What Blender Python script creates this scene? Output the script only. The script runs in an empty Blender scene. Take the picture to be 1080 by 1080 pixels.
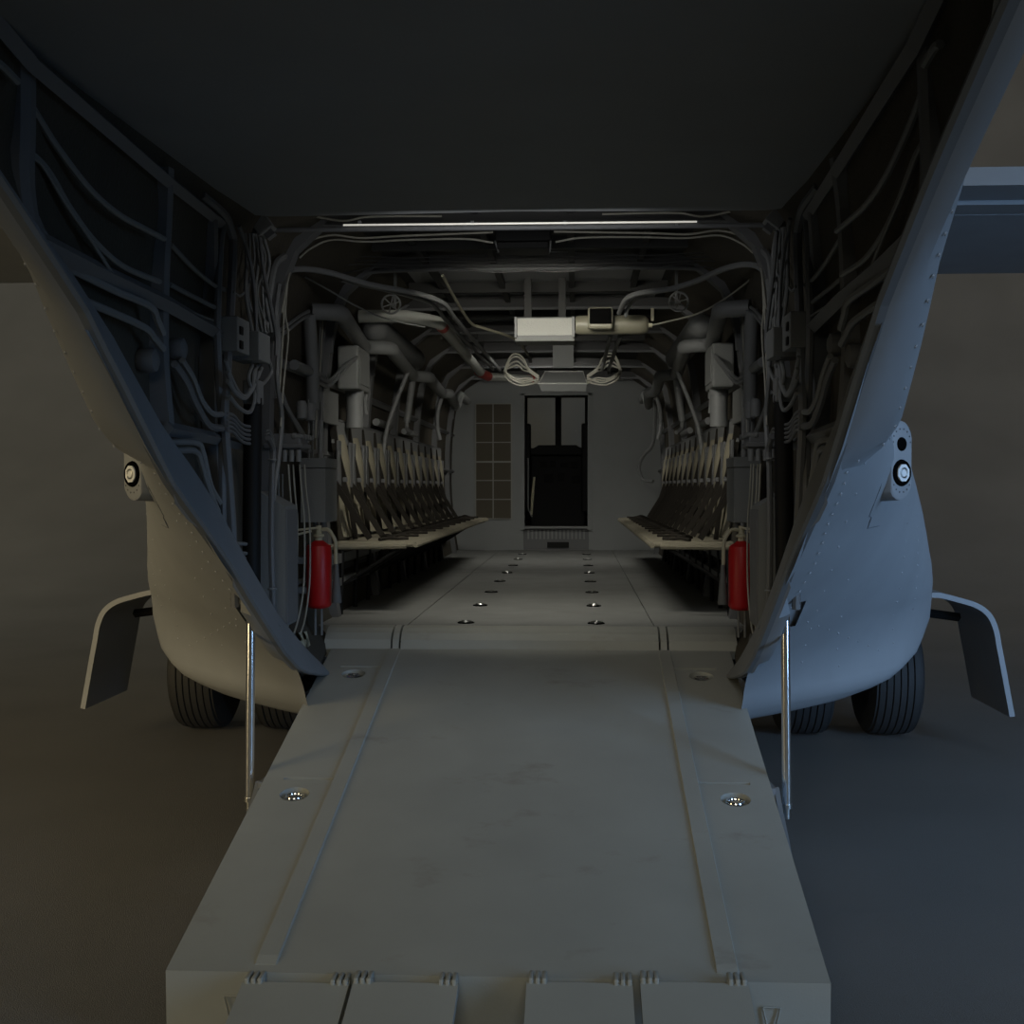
import bpy, bmesh, math, random
from mathutils import Vector, Matrix
random.seed(7)
H = 1.56                       # eye height over the hangar floor; all shapes below use z measured from the eye
F, YAW, PITCH, ROLL = 1305.6, .052687, -.019895, -.00089
CAM = Vector((.23, 0, 0))
C = bpy.context.scene.collection
PI = math.pi
cy_, sy_ = math.cos(YAW), math.sin(YAW)
fw = Vector((-sy_*math.cos(PITCH), cy_*math.cos(PITCH), math.sin(PITCH)))
rt0 = Vector((cy_, sy_, 0)); up0 = rt0.cross(fw)
rt = math.cos(ROLL)*rt0 + math.sin(ROLL)*up0
up = -math.sin(ROLL)*rt0 + math.cos(ROLL)*up0

def ray(px, py):
    d = (px-540)*rt - (py-540)*up + F*fw
    return d/d.y
def aY(px, py, Y): return CAM + ray(px, py)*Y
def W(px, py, X):              # a point measured on the left wall plane, as positive x
    d = ray(px, py); p = CAM + d*((-X-.23)/d.x)
    return Vector((-p.x, p.y, p.z))
def interp(t, P):
    if t <= P[0][0]: 
        a, b = P[0], P[1]
    elif t >= P[-1][0]: return P[-1][1]
    else:
        for a, b in zip(P, P[1:]):
            if a[0] <= t <= b[0]: break
    if t < P[0][0]: return P[0][1]
    return a[1] + (b[1]-a[1])*(t-a[0])/(b[0]-a[0])

# ------------------------------------------------------------------ materials
def mat(name, col, rough=.5, metal=0, bump=0, bscale=40, var=0, vscale=3, stain=None, spec=.5, emit=0, alpha=None, trans=0):
    m = bpy.data.materials.new(name); m.use_nodes = True
    nt = m.node_tree; b = nt.nodes['Principled BSDF']
    b.inputs['Base Color'].default_value = (*col, 1); b.inputs['Roughness'].default_value = rough
    b.inputs['Metallic'].default_value = metal; b.inputs['Specular IOR Level'].default_value = spec
    if trans: b.inputs['Transmission Weight'].default_value = trans; b.inputs['IOR'].default_value = 1.01
    tc = nt.nodes.new('ShaderNodeTexCoord')
    if emit:
        b.inputs['Emission Color'].default_value = (*col, 1); b.inputs['Emission Strength'].default_value = emit
    if var or stain:
        n = nt.nodes.new('ShaderNodeTexNoise'); n.inputs['Scale'].default_value = vscale; n.inputs['Detail'].default_value = 6
        nt.links.new(tc.outputs['Object'], n.inputs['Vector'])
        r = nt.nodes.new('ShaderNodeValToRGB')
        r.color_ramp.elements[0].position = .3; r.color_ramp.elements[1].position = .7
        r.color_ramp.elements[0].color = (*[c*(1-var) for c in col], 1); r.color_ramp.elements[1].color = (*[c*(1+var) for c in col], 1)
        nt.links.new(n.outputs['Fac'], r.inputs['Fac']); out = r.outputs['Color']
        if stain:
            n2 = nt.nodes.new('ShaderNodeTexNoise'); n2.inputs['Scale'].default_value = 2.6; n2.inputs['Detail'].default_value = 9; n2.inputs['Roughness'].default_value = .62
            mp = nt.nodes.new('ShaderNodeMapping'); mp.inputs['Location'].default_value = (3.1, 7.7, 1.3); mp.inputs['Scale'].default_value = (1, 1.6, 1)
            nt.links.new(tc.outputs['Object'], mp.inputs['Vector']); nt.links.new(mp.outputs['Vector'], n2.inputs['Vector'])
            r2 = nt.nodes.new('ShaderNodeValToRGB'); r2.color_ramp.elements[0].position = .60; r2.color_ramp.elements[1].position = .74
            r2.color_ramp.elements[1].color = (.45, .45, .45, 1)
            nt.links.new(n2.outputs['Fac'], r2.inputs['Fac'])
            mx = nt.nodes.new('ShaderNodeMix'); mx.data_type = 'RGBA'
            nt.links.new(r2.outputs['Color'], mx.inputs['Factor']); nt.links.new(out, mx.inputs['A']); mx.inputs['B'].default_value = (*stain, 1)
            out = mx.outputs['Result']
        nt.links.new(out, b.inputs['Base Color'])
    if bump:
        n = nt.nodes.new('ShaderNodeTexNoise'); n.inputs['Scale'].default_value = bscale; n.inputs['Detail'].default_value = 4
        nt.links.new(tc.outputs['Object'], n.inputs['Vector'])
        bp = nt.nodes.new('ShaderNodeBump'); bp.inputs['Strength'].default_value = bump; bp.inputs['Distance'].default_value = .01
        nt.links.new(n.outputs['Fac'], bp.inputs['Height']); nt.links.new(bp.outputs['Normal'], b.inputs['Normal'])
    return m
M = dict(
 hull=mat('hull_paint', (.27,.28,.29), .55, var=.05, bump=.08, bscale=6),
 flange=mat('flange_paint', (.165,.175,.185), .6, var=.05),
 ramp=mat('ramp_paint', (.31,.315,.285), .62, var=.06, bump=.06, bscale=160, stain=(.15,.115,.08)),
 deck=mat('cabin_deck', (.235,.24,.23), .75, bump=.5, bscale=260, var=.08, vscale=5),
 door=mat('cargo_door_paint', (.21,.22,.225), .65, var=.05, bump=.06, bscale=5),
 blanket=mat('wall_blanket', (.05,.043,.03), .95, var=.2, bump=.4, bscale=60),
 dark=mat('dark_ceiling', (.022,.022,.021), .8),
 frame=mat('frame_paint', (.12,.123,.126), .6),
 frame_shade=mat('ceiling_frame_paint', (.04,.04,.04), .7),  # frame grey darkened: the ceiling's shade is put into the colour
 pipe=mat('pipe_grey', (.165,.17,.17), .55),
 cable=mat('cable_grey', (.15,.155,.15), .55),
 cablelt=mat('cable_pale', (.34,.33,.28), .5),
 cabledk=mat('cable_dark', (.05,.05,.05), .6),
 box=mat('equipment_grey', (.17,.175,.17), .7, bump=.2, bscale=150),
 boxlt=mat('equipment_pale', (.42,.42,.39), .8, bump=.6, bscale=220),
 pit=mat('pit_black', (.004,.004,.004), 1, spec=0),
 black=mat('black_paint', (.008,.008,.008), .6, spec=.2),
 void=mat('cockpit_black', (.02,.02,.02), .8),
 rubber=mat('tyre_rubber', (.022,.022,.022), .75, bump=.1),
 chrome=mat('chrome', (.9,.9,.9), .15, metal=1),
 steel=mat('steel', (.5,.5,.48), .3, metal=1),
 red=mat('red_enamel', (.42,.008,.01), .4),
 redband=mat('red_band', (.4,.06,.05), .6),
 tan=mat('tan_canvas', (.225,.205,.15), .9, bump=.4, bscale=180, var=.08),
 seatgrey=mat('grey_canvas', (.17,.175,.175), .85, bump=.3, bscale=180),
 strap=mat('black_webbing', (.024,.021,.017), .9, spec=.2),
 cream=mat('cream_plastic', (.45,.42,.30), .6),
 white=mat('white_duct', (.42,.43,.40), .5),
 olive=mat('olive_metal', (.20,.19,.14), .45),
 bulk=mat('bulkhead_paint', (.21,.22,.22), .7, bump=.25, bscale=120, var=.04),
 mesh=mat('mesh_panel', (.085,.075,.055), .9, bump=.5, bscale=300),
 line=mat('grid_line', (.24,.24,.22), .7),
 ground=mat('studio_floor', (.16,.155,.145), .6, bump=.5, bscale=220, var=.10, vscale=.8),
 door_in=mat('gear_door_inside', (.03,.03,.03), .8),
 lampglass=mat('lamp_glass', (.85,.86,.85), .25),
 glass=mat('window_glass', (.9,.93,.93), .02, trans=1.0, spec=.2),
 led=mat('light_bar', (1,.97,.86), .5, emit=.38),
)

# ------------------------------------------------------------------ mesh builder
def smooth(P, n=6):
    P = [Vector(p) for p in P]
    if len(P) < 3: return P
    Q = [2*P[0]-P[1]] + P + [2*P[-1]-P[-2]]; out = []
    for i in range(1, len(Q)-2):
        a, b, c, d = Q[i-1:i+3]
        for k in range(n):
            t = k/n
            out.append(.5*((2*b)+(c-a)*t+(2*a-5*b+4*c-d)*t*t+(3*b-a-3*c+d)*t**3))
    out.append(P[-1]); return out
def rounded(P, r=.04, n=4):
    P = [Vector(p) for p in P]; out = [P[0]]
    for a, b, c in zip(P, P[1:], P[2:]):
        u = (a-b); v = (c-b); rr = min(r, u.length*.45, v.length*.45)
        p0 = b+u.normalized()*rr; p1 = b+v.normalized()*rr
        for k in range(n+1):
            t = k/n; out.append(p0*(1-t)**2+b*2*t*(1-t)+p1*t*t)
    out.append(P[-1]); return out

class MB:
    def __init__(self): self.bm = bmesh.new(); self.sm = False
    def faces_from(self, vs, fs):
        v = [self.bm.verts.new(p) for p in vs]
        for f in fs:
            try: self.bm.faces.new([v[i] for i in f])
            except ValueError: pass
        return v
    def box(self, x0, x1, y0, y1, z0, z1, M_=None, bev=0):
        P = [Vector((x, y, z)) for x in (x0, x1) for y in (y0, y1) for z in (z0, z1)]
        if M_: P = [M_ @ p for p in P]
        v = self.faces_from(P, [(0,1,3,2),(4,6,7,5),(0,4,5,1),(2,3,7,6),(0,2,6,4),(1,5,7,3)])
        if bev:
            es = list({e for q in v for e in q.link_edges})
            bmesh.ops.bevel(self.bm, geom=es, offset=bev, segments=2, affect='EDGES', profile=.5)
        return self
    def tube(self, path, r, n=8, cap=True, rz=None):
        path = [Vector(p) for p in path]; rings = []
        t0 = (path[1]-path[0]).normalized()
        a = Vector((0,0,1)) if abs(t0.z) < .9 else Vector((1,0,0))
        u = t0.cross(a).normalized()
        for i, p in enumerate(path):
            t = ((path[min(i+1, len(path)-1)]-path[max(i-1, 0)])).normalized()
            u = (u - t*u.dot(t)).normalized(); w = t.cross(u)
            rr = r[i] if isinstance(r, (list, tuple)) else r
            rings.append([self.bm.verts.new(p+u*rr*math.cos(2*PI*k/n)+w*rr*math.sin(2*PI*k/n)) for k in range(n)])
        for A, B in zip(rings, rings[1:]):
            for k in range(n): self.bm.faces.new((A[k], A[(k+1)%n], B[(k+1)%n], B[k]))
        if cap: self.bm.faces.new(rings[0][::-1]); self.bm.faces.new(rings[-1])
        self.sm = True; return self
    def lathe(self, prof, c, axis='z', n=24):       # prof: (r, h)
        rings = []
        c = Vector(c)
        for r, h in prof:
            ring = []
            for k in range(n):
                a = 2*PI*k/n; q = (r*math.cos(a), r*math.sin(a), h)
                q = {'z': q, 'y': (q[0], h, q[1]), 'x': (h, q[0], q[1])}[axis]
                ring.append(self.bm.verts.new(c+Vector(q)))
            rings.append(ring)
        for A, B in zip(rings, rings[1:]):
            for k in range(n): self.bm.faces.new((A[k], A[(k+1)%n], B[(k+1)%n], B[k]))
        if prof[0][0] > 1e-5: self.bm.faces.new(rings[0][::-1])
        if prof[-1][0] > 1e-5: self.bm.faces.new(rings[-1])
        self.sm = True; return self
    def torus(self, c, R, r, axis='y', n=24, m=8, a0=0, a1=2*PI):
        c = Vector(c); pts = []
        full = abs(a1-a0-2*PI) < 1e-6
        for k in range(n if full else n+1):
            a = a0+(a1-a0)*k/n; q = (R*math.cos(a), R*math.sin(a))
            pts.append((c+Vector({'y': (q[0], 0, q[1]), 'z': (q[0], q[1], 0), 'x': (0, q[0], q[1])}[axis])))
        if full: pts.append(pts[0].copy())
        return self.tube(pts, r, m, cap=not full)
    def grid(self, rows, closed=False):
        V = [[self.bm.verts.new(p) for p in row] for row in rows]
        for A, B in zip(V, V[1:]):
            m = len(A); 
            for k in range(m if closed else m-1):
                q = (A[k], A[(k+1)%m], B[(k+1)%m], B[k])
                self.bm.faces.new(q)
        return V
    def prism(self, poly, a, b, axis='x'):          # poly of 2D points, extruded from a to b along axis
        def P(q, h): return {'x': (h, q[0], q[1]), 'y': (q[0], h, q[1]), 'z': (q[0], q[1], h)}[axis]
        n = len(poly); vs = [P(q, a) for q in poly]+[P(q, b) for q in poly]
        fs = [tuple(range(n)), tuple(range(2*n-1, n-1, -1))]+[(i, (i+1)%n, n+(i+1)%n, n+i) for i in range(n)]
        self.faces_from(vs, fs); return self
    def dome(self, c, r, nrm, n=6):
        c = Vector(c); nrm = Vector(nrm).normalized(); a = Vector((0,0,1)) if abs(nrm.z) < .9 else Vector((1,0,0))
        u = nrm.cross(a).normalized(); w = nrm.cross(u)
        r0 = [self.bm.verts.new(c+(u*math.cos(2*PI*k/n)+w*math.sin(2*PI*k/n))*r) for k in range(n)]
        r1 = [self.bm.verts.new(c+nrm*r*.4+(u*math.cos(2*PI*k/n)+w*math.sin(2*PI*k/n))*r*.6) for k in range(n)]
        for k in range(n): self.bm.faces.new((r0[k], r0[(k+1)%n], r1[(k+1)%n], r1[k]))
        self.bm.faces.new(r1); self.bm.faces.new(r0[::-1]); return self
    def build(self, name, m, parent=None, s=1, label=None, smooth=None, recalc=True):
        bm = self.bm
        for v in bm.verts: v.co = Vector((v.co.x*s, v.co.y, v.co.z+H))
        if s < 0: bmesh.ops.reverse_faces(bm, faces=bm.faces)
        if recalc: bmesh.ops.recalc_face_normals(bm, faces=bm.faces)
        me = bpy.data.meshes.new(name); bm.to_mesh(me); bm.free()
        me.materials.append(M[m] if isinstance(m, str) else m)
        sm = self.sm if smooth is None else smooth
        if sm:
            me.shade_smooth()
            try: me.set_sharp_from_angle(angle=math.radians(42))
            except Exception: pass
        o = bpy.data.objects.new(name, me); C.objects.link(o)
        if parent: o.parent = parent
        if label: o['label'] = label
        return o
def thing(name, label, cat, group=None):
    o = bpy.data.objects.new(name, None); o.empty_display_size = .1; C.objects.link(o)
    o['label'] = label; o['category'] = cat
    if group: o['group'] = group
    return o
def tag(o, label, cat, group=None, kind=None):
    o['label'] = label; o['category'] = cat
    if group: o['group'] = group
    if kind: o['kind'] = kind
    return o
def struct(o, label, cat): return tag(o, label, cat, kind='structure')
SIDE = {-1: 'left', 1: 'right'}
def cable(pts, r, label, s=1, m='cable', cat='cable', name='cable', group=None, n=7, sm=True, bend=0):
    b = MB(); P = smooth(pts) if sm else (rounded(pts, bend) if bend else pts)
    b.tube(P, r, n)
    return tag(b.build(name, m, s=s), label, cat, group)

# ------------------------------------------------------------------ camera
cd = bpy.data.cameras.new('camera'); cam = bpy.data.objects.new('camera', cd); C.objects.link(cam)
cd.sensor_width = 36; cd.sensor_fit = 'HORIZONTAL'; cd.lens = F/1080*36; cd.clip_end = 200; cd.clip_start = .05
Mx = Matrix((( rt.x, up.x, -fw.x), (rt.y, up.y, -fw.y), (rt.z, up.z, -fw.z))).to_4x4()
cam.matrix_world = Matrix.Translation((CAM.x, 0, H)) @ Mx
bpy.context.scene.camera = cam

# ------------------------------------------------------------------ ground and backdrop
b = MB(); rows = []
prof = [(-14, -H), (0, -H), (6, -H), (13, -H)] + [(14+10*math.sin(a), -H+10-10*math.cos(a)) for a in [i/14*PI/2 for i in range(1, 15)]] + [(24, 22)]
for y, z in prof: rows.append([(x, y, z) for x in (-34, -12, 0, 12, 34)])
b.grid(rows); struct(b.build('floor', 'ground', smooth=True), 'dark studio floor sweeping up into the grey backdrop', 'floor')

# ------------------------------------------------------------------ sponson outline
RW = [(.37,1.10,2.83,2.9),(.32,1.26,2.92,2.9),(.27,1.48,3.0,2.9),(.2,1.67,3.10,2.9),(.1,1.80,3.25,2.9),(0,1.89,3.43,2.9),(-.12,1.98,3.70,2.8),(-.25,2.04,3.95,2.65),(-.4,2.11,4.28,2.45),(-.5,2.14,4.5,2.3),(-.6,2.17,4.72,2.2),(-.7,2.14,4.93,1.9),(-.78,2.06,5.05,1.6),(-.84,1.98,5.12,1.35),(-.89,1.86,5.16,1.10),(-.93,1.77,5.20,.95),(-.96,1.68,5.24,.85),(-.985,1.55,5.28,.7),(-1.0,1.44,5.32,.6),(-1.01,1.28,5.36,.48),(-1.013,1.1,5.38,.35)]
def sp_pt(z, v_):
    Xm = interp(-z, [(-a[0], a[1]) for a in RW]); Ye = interp(-z, [(-a[0], a[2]) for a in RW]); Ls = interp(-z, [(-a[0], a[3]) for a in RW])
    return Vector((.915+(Xm-.915)*(1-(1-v_)**1.35), Ye+Ls*v_, z))
def sp_find(z, X):
    lo_, hi_ = 0, 1
    for _ in range(30):
        m_ = (lo_+hi_)/2
        if sp_pt(z, m_).x < X: lo_ = m_
        else: hi_ = m_
    return sp_pt(z, lo_)
def sp_x(Y, z):
    """outer x of the sponson at station Y and height z, None where it does not reach"""
    if z > .34 or z < -1.0: return None
    Xm = interp(-z, [(-a[0], a[1]) for a in RW]); Ye = interp(-z, [(-a[0], a[2]) for a in RW]); Ls = interp(-z, [(-a[0], a[3]) for a in RW])
    if Y < Ye: return None
    return .915+(Xm-.915)*(1-(1-min(1, (Y-Ye)/Ls))**1.35)

# ------------------------------------------------------------------ hull walls
ZE = [(1.2,1.13),(2.43,.64),(2.81,.49),(3.05,.378),(3.24,.27),(3.44,.16),(3.70,.054),(3.98,-.081),(4.28,-.249),(4.52,-.375),(4.73,-.485),(5.05,-.616),(5.35,-.73),(5.56,-.80)]
FH = [(1.2,.04),(2.4,.05),(2.8,.08),(3.0,.12),(3.4,.16),(3.7,.17),(5.0,.15),(5.56,.05)]
BASE = [(-.9,1.02),(-.4,1.10),(0,1.13),(.4,1.125),(.7,1.10),(.9,1.06),(1.03,1.0),(1.12,.9),(1.2,.75)]
KK = [(1.2,.78),(2.4,.87),(3.5,.93),(4.6,.99),(5.5,1.0),(13,1.0)]
def xin(Y, z): return interp(z, BASE)*interp(Y, KK)
NZ = 14
def skin_x(Y, z, x):
    q = sp_x(Y, z)
    if q is None or Y < 3.0: return x
    ze = interp(Y, ZE) if Y < 5.56 else -.8
    low = .90
    if z > ze: low = .94+(xin(Y, z)-.94)*min(1, (z-ze)/.12)+.012
    f_ = min(1, max(0, (.13-z)/.1))
    return x+(max(min(x, q-.03), low)-x)*f_
def wall_rows(Ys, off, inner=True):
    rows = []
    for Y in Ys:
        ze = interp(Y, ZE) if Y < 5.56 else -.80
        z0 = ze; r = []
        for k in range(NZ+1):
            t = k/NZ; z = z0+(1.19-z0)*t
            x = xin(Y, z)
            if inner:
                q = min(1, (z-z0)/.12); x = .94+(x-.94)*q if Y < 5.6 else x
            r.append(Vector((x+off, Y, z)))
        rows.append(r)
    return rows
Ys = [1.25+.12*i for i in range(36)]+[5.56]
Yc = [5.56, 6.5, 7.5, 8.5, 9.5, 10.5, 11.5, 12.5, 13.4]
def panel_band(b, Y, s): pass
for s in (-1, 1):
    n = SIDE[s]
    # quilted inner lining
    b = MB(); b.grid(wall_rows(Ys[:-1]+Yc, 0)); b.sm = True
    wl = struct(b.build('wall_'+n, 'blanket', s=s), 'brown quilted lining of the %s cabin and tail wall between the grey ribs' % n, 'wall')
    # outer skin
    b = MB(); rows = []
    for Y in Ys:
        ze = interp(Y, ZE); fh = interp(Y, FH); zb = ze-fh
        r = [(.90, Y, zb), (.935, Y, zb-.004), (.975, Y, zb+.012)]
        x1 = xin(Y, zb+.16)+.055
        r += [(x1-.045, Y, zb+.045), (x1-.012, Y, zb+.09), (x1, Y, zb+.15)]
        for k in range(1, NZ+1):
            z = zb+.15+(1.22-zb-.15)*k/NZ; r.append((xin(Y, z)+.055, Y, z))
        r2 = [(skin_x(y_, z_, x_), y_, z_) for (x_, y_, z_) in r]
        rows.append(r2)
    b.grid(rows); b.sm = True
    b.build('hull_skin', 'hull', wl, s=s, label='smooth grey outer skin of the %s tail wall' % n)
    b = MB()
    rows = [[(xin(Y, z)+.055, Y, z) for z in [-.9+.15*i for i in range(14)]+[1.22]] for Y in Yc]
    b.grid(rows); b.sm = True; b.build('hull_skin', 'hull', wl, s=s)
    # rivets along the rising edge
    b = MB()
    for i in range(44):
        Y = 2.0+i*.068; ze = interp(Y, ZE)-interp(Y, FH)
        if Y > 4.9: break
        x1 = xin(Y, ze+.16)+.055
        q_ = sp_x(Y, ze+.068); xx = x1-.025 if q_ is None else (skin_x(Y, ze+.068, x1-.030) if ze > .0 else max(q_+.004, skin_x(Y, ze+.068, x1-.025))); b.dome((xx, Y-.002, ze+.066), .006, (.75, -.5, -.5))
    b.build('rivet_row', 'hull', wl, s=s, label='row of small round rivets along the hull edge')
    # flange trim
    b = MB(); rows = []
    for Y in Ys:
        ze = interp(Y, ZE); fh = interp(Y, FH)
        rows.append([(.945, Y, ze+.012), (.93, Y, ze), (.897, Y, ze-fh+.012), (.895, Y, ze-fh), (.905, Y, ze-fh-.006), (.93, Y, ze-fh-.002), (.955, Y, ze-.01)])
    b.grid(rows, closed=True)
    struct(b.build('trim_%d' % (1 if s < 0 else 2), 'flange', s=s), 'smooth grey flange edging the sloping %s side of the tail opening' % n, 'trim')
    # ---- tail ribs
    def rib(path, w, d, label=None):
        # flat web with a rounded face towards the inside
        b = MB(); P = smooth(path, 5); rows = []
        for i, p in enumerate(P):
            rows.append([(p.x, p.y-w/2, p.z), (p.x-.006, p.y, p.z), (p.x, p.y+w/2, p.z), (min(p.x+d, xin(p.y, p.z)+.03, max(.94, .94+.6*(p.z-interp(p.y, ZE)))), p.y+w/2+.03, p.z), (min(p.x+d, xin(p.y, p.z)+.03, max(.94, .94+.6*(p.z-interp(p.y, ZE)))), p.y-w/2, p.z)])
        b.grid(rows, closed=True)
        b.build('rib', 'frame', wl, s=s, label=label)
    rib([W(30,22,.905), W(30,60,.925), W(30,130,.94), W(29,190,.945), W(36,243,.945)], .075, .07, 'wide grey rib near the open end of the tail')
    rib([W(181,178,.945), W(179,230,.985), W(176,300,1.0), W(176,380,1.01), W(182,452,1.0)], .05, .09)
    rib([W(228,232,1.0), W(228,300,1.03), W(228,400,1.04), W(231,480,1.05), W(238,590,1.0)], .05, .06)
    # cabin frames
    for Y in (5.25, 6.42, 7.75, 8.95, 10.2, 11.5, 12.7):
        b = MB(); rows = []
        for k in range(15):
            z = -.76+1.9*k/14; x = xin(Y, z)-.045
            rows.append([(x, Y-.04, z), (x, Y+.04, z), (x+.06, Y+.04, z), (x+.06, Y-.04, z)])
        b.grid(rows, closed=True); b.build('rib', 'frame', wl, s=s)
    def beam(path, r, label=None):
        b = MB(); b.tube(path, r, 4); b.sm = False; b.build('stringer', 'frame', wl, s=s, label=label)
    beam([W(-20,5,.90), W(30,64,.91), W(176,190,.965), W(234,236,1.02)], .022, 'upper stringer under the raised door')
    beam([W(38,253,.945), W(105,287,.975), W(176,320,1.0), W(228,350,1.03)], .026, 'square stringer crossing the ribs at mid height')
    beam([W(176,452,1.0), W(235,464,1.03), W(266,472,1.05)], .022, 'low stringer near the flange')
    for z in (.56, .17, -.45):
        beam([(1.10, 5.3, z), (1.10, 13.2, z)], .022)
# rib numbers are part of the walls; forward cabin bulkhead
def P2(px, py, Y=13.35): p = aY(px, py, Y); return p
YB = 13.35
b = MB()
dl, dr, dt, db = P2(552,418).x, P2(621,418).x, P2(587,417).z, P2(587,556).z
b.box(-1.13, dl, YB, YB+.05, -.76, 1.2); b.box(dr, 1.13, YB, YB+.05, -.76, 1.2); b.box(dl, dr, YB, YB+.05, dt, 1.2)
bk = struct(b.build('wall_front', 'bulk'), 'grey forward bulkhead with the cockpit doorway in the middle', 'wall')
b = MB(); b.box(dl, dr, YB+.06, YB+.10, -.68, db)
b.build('sill_panel', 'frame', bk, label='dark recessed kick panel below the doorway')  # recess shade put into a darker grey than the ribs
b = MB()
for i in range(15):
    x = dl+.05+(dr-dl-.1)*i/14; b.box(x-.009, x+.009, YB+.045, YB+.06, -.56, db-.03)
b.build('ribbed_sill', 'bulk', bk, label='ribbed kick panel below the doorway')
b = MB(); x0, x1 = P2(577,575).x, P2(600,575).x; b.box(x0, x1, YB+.04, YB+.062, P2(0,577).z, P2(0,571).z)
b.build('sill_notch', 'black', bk, label='small dark slot at the foot of the ribbed panel')
b = MB(); b.box(dl-.03, dl+.012, YB-.03, YB+.12, db-.03, dt+.02); b.box(dr-.012, dr+.03, YB-.03, YB+.12, db-.03, dt+.02)
b.box(dl-.03, dr+.03, YB-.03, YB+.12, dt, dt+.04); b.box(dl, dr, YB-.01, YB+.12, db-.015, db+.008)
struct(b.build('trim_3', 'bulk'), 'thin grey frame around the cockpit doorway', 'trim')
# rack of dark meshed squares
gx0, gx1, gz0, gz1 = P2(501,0).x, P2(539,0).x, P2(520,547).z, P2(520,426).z
t = thing('mesh_rack', 'tall dark panel of twelve meshed squares left of the cockpit doorway', 'panel')
b = MB(); b.box(gx0, gx1, YB-.012, YB-.001, gz0, gz1); b.build('mesh_backing', 'mesh', t)
b = MB()
for fx in (0, .49, 1):
    x = gx0+(gx1-gx0)*fx; b.box(x-.006, x+.006, YB-.022, YB-.012, gz0, gz1)
for f in (0, .168, .333, .495, .665, .832, 1):
    z = gz0+(gz1-gz0)*f; w = .009 if f == .495 else .005; b.box(gx0, gx1, YB-.024, YB-.012, z-w, z+w)
b.build('grid_frame', 'line', t, label='thin pale grid bars')

# ------------------------------------------------------------------ cockpit beyond the doorway
Y2 = 16.6
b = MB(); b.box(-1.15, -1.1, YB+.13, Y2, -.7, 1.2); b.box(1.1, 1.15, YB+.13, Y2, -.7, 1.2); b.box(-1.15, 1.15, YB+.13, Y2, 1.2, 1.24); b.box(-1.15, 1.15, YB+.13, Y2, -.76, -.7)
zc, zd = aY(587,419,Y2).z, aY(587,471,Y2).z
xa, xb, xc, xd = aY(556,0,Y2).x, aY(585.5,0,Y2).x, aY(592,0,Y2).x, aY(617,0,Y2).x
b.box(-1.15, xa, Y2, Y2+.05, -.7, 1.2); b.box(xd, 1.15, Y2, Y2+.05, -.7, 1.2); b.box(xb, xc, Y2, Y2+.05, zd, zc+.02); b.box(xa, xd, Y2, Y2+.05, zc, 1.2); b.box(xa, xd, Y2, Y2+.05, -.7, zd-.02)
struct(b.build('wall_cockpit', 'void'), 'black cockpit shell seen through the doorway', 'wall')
for i, (p, q) in enumerate(((xa, xb), (xc, xd))):
    b = MB(); b.box(p, q, Y2+.02, Y2+.026, zd-.02, zc)
    struct(b.build('window_%d' % (i+1), 'glass'), '%s windshield pane of the cockpit, grey backdrop behind' % ('left', 'right')[i], 'window')
t = thing('instrument_console', 'black instrument console below the cockpit windshield', 'console')
b = MB(); x = lambda px: aY(px,0,15.9).x; z = lambda py: aY(587,py,15.9).z
b.prism([(x(558), z(476)), (x(566), z(471.5)), (x(568), z(470)), (x(608), z(470)), (x(610), z(471.5)), (x(618), z(475)), (x(618), z(480)), (x(558), z(480))], 15.7, 16.3, 'y'); b.build('glare_shield', 'void', t)
b = MB(); b.box(x(560), x(617), 15.85, 16.3, -.69, z(480)); cbod = b.build('console_body', 'void', t)
for k, (px, py, w, h) in enumerate(((570,487,7,6),(580,486,6,7),(591,488,8,5),(602,487,8,7),(574,500,9,9),(588,499,8,8),(603,502,9,8))):
    b = MB(); b.box(x(px), x(px+w), 15.83, 15.85, z(py+h), z(py), bev=.004); b.build('instrument_display', 'black', cbod)
for sx, lab in ((557, 'left'), (616, 'right')):
    t = thing('pilot_seat', 'tall black %s pilot seat edge beside the cockpit doorway' % lab, 'seat')
    X = aY(sx,0,15).x; sg = -1 if lab == 'left' else 1
    b = MB(); b.box(X-.05+sg*.02, X+.05+sg*.02, 14.9, 15.1, aY(0,540,15).z, aY(0,449,15).z, bev=.02); b.build('seat_back', 'black', t)
    b = MB(); b.box(X-.2+sg*.2, X+.2+sg*.2, 15.1, 15.5, -.35, -.2, bev=.03); b.build('seat_cushion', 'black', t)
    b = MB(); b.box(X-.1+sg*.2, X+.1+sg*.2, 15.1, 15.4, -.7, -.35); b.build('seat_base', 'black', t)
# pale grab handle
t = thing('grab_handle', 'pale bent grab handle at the left of the cockpit doorway', 'handle')
b = MB(); b.tube(rounded([aY(557,483,14), aY(557,536,14), aY(561,545,14)], .03), .010, 8); b.build('rail', 'pipe', t)
b = MB(); b.tube(rounded([aY(561,545,14), aY(560,533,14), aY(563.5,502,14)], .03), [.012]*6+[.022, .024][:max(0, len(rounded([aY(561,545,14), aY(560,533,14), aY(563.5,502,14)], .03))-6)], 8) if False else b.tube([aY(560.5,543,14), aY(561.5,525,14), aY(563.5,503,14)], [.012,.018,.012], 8)
b.build('grip', 'cream', t)

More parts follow.
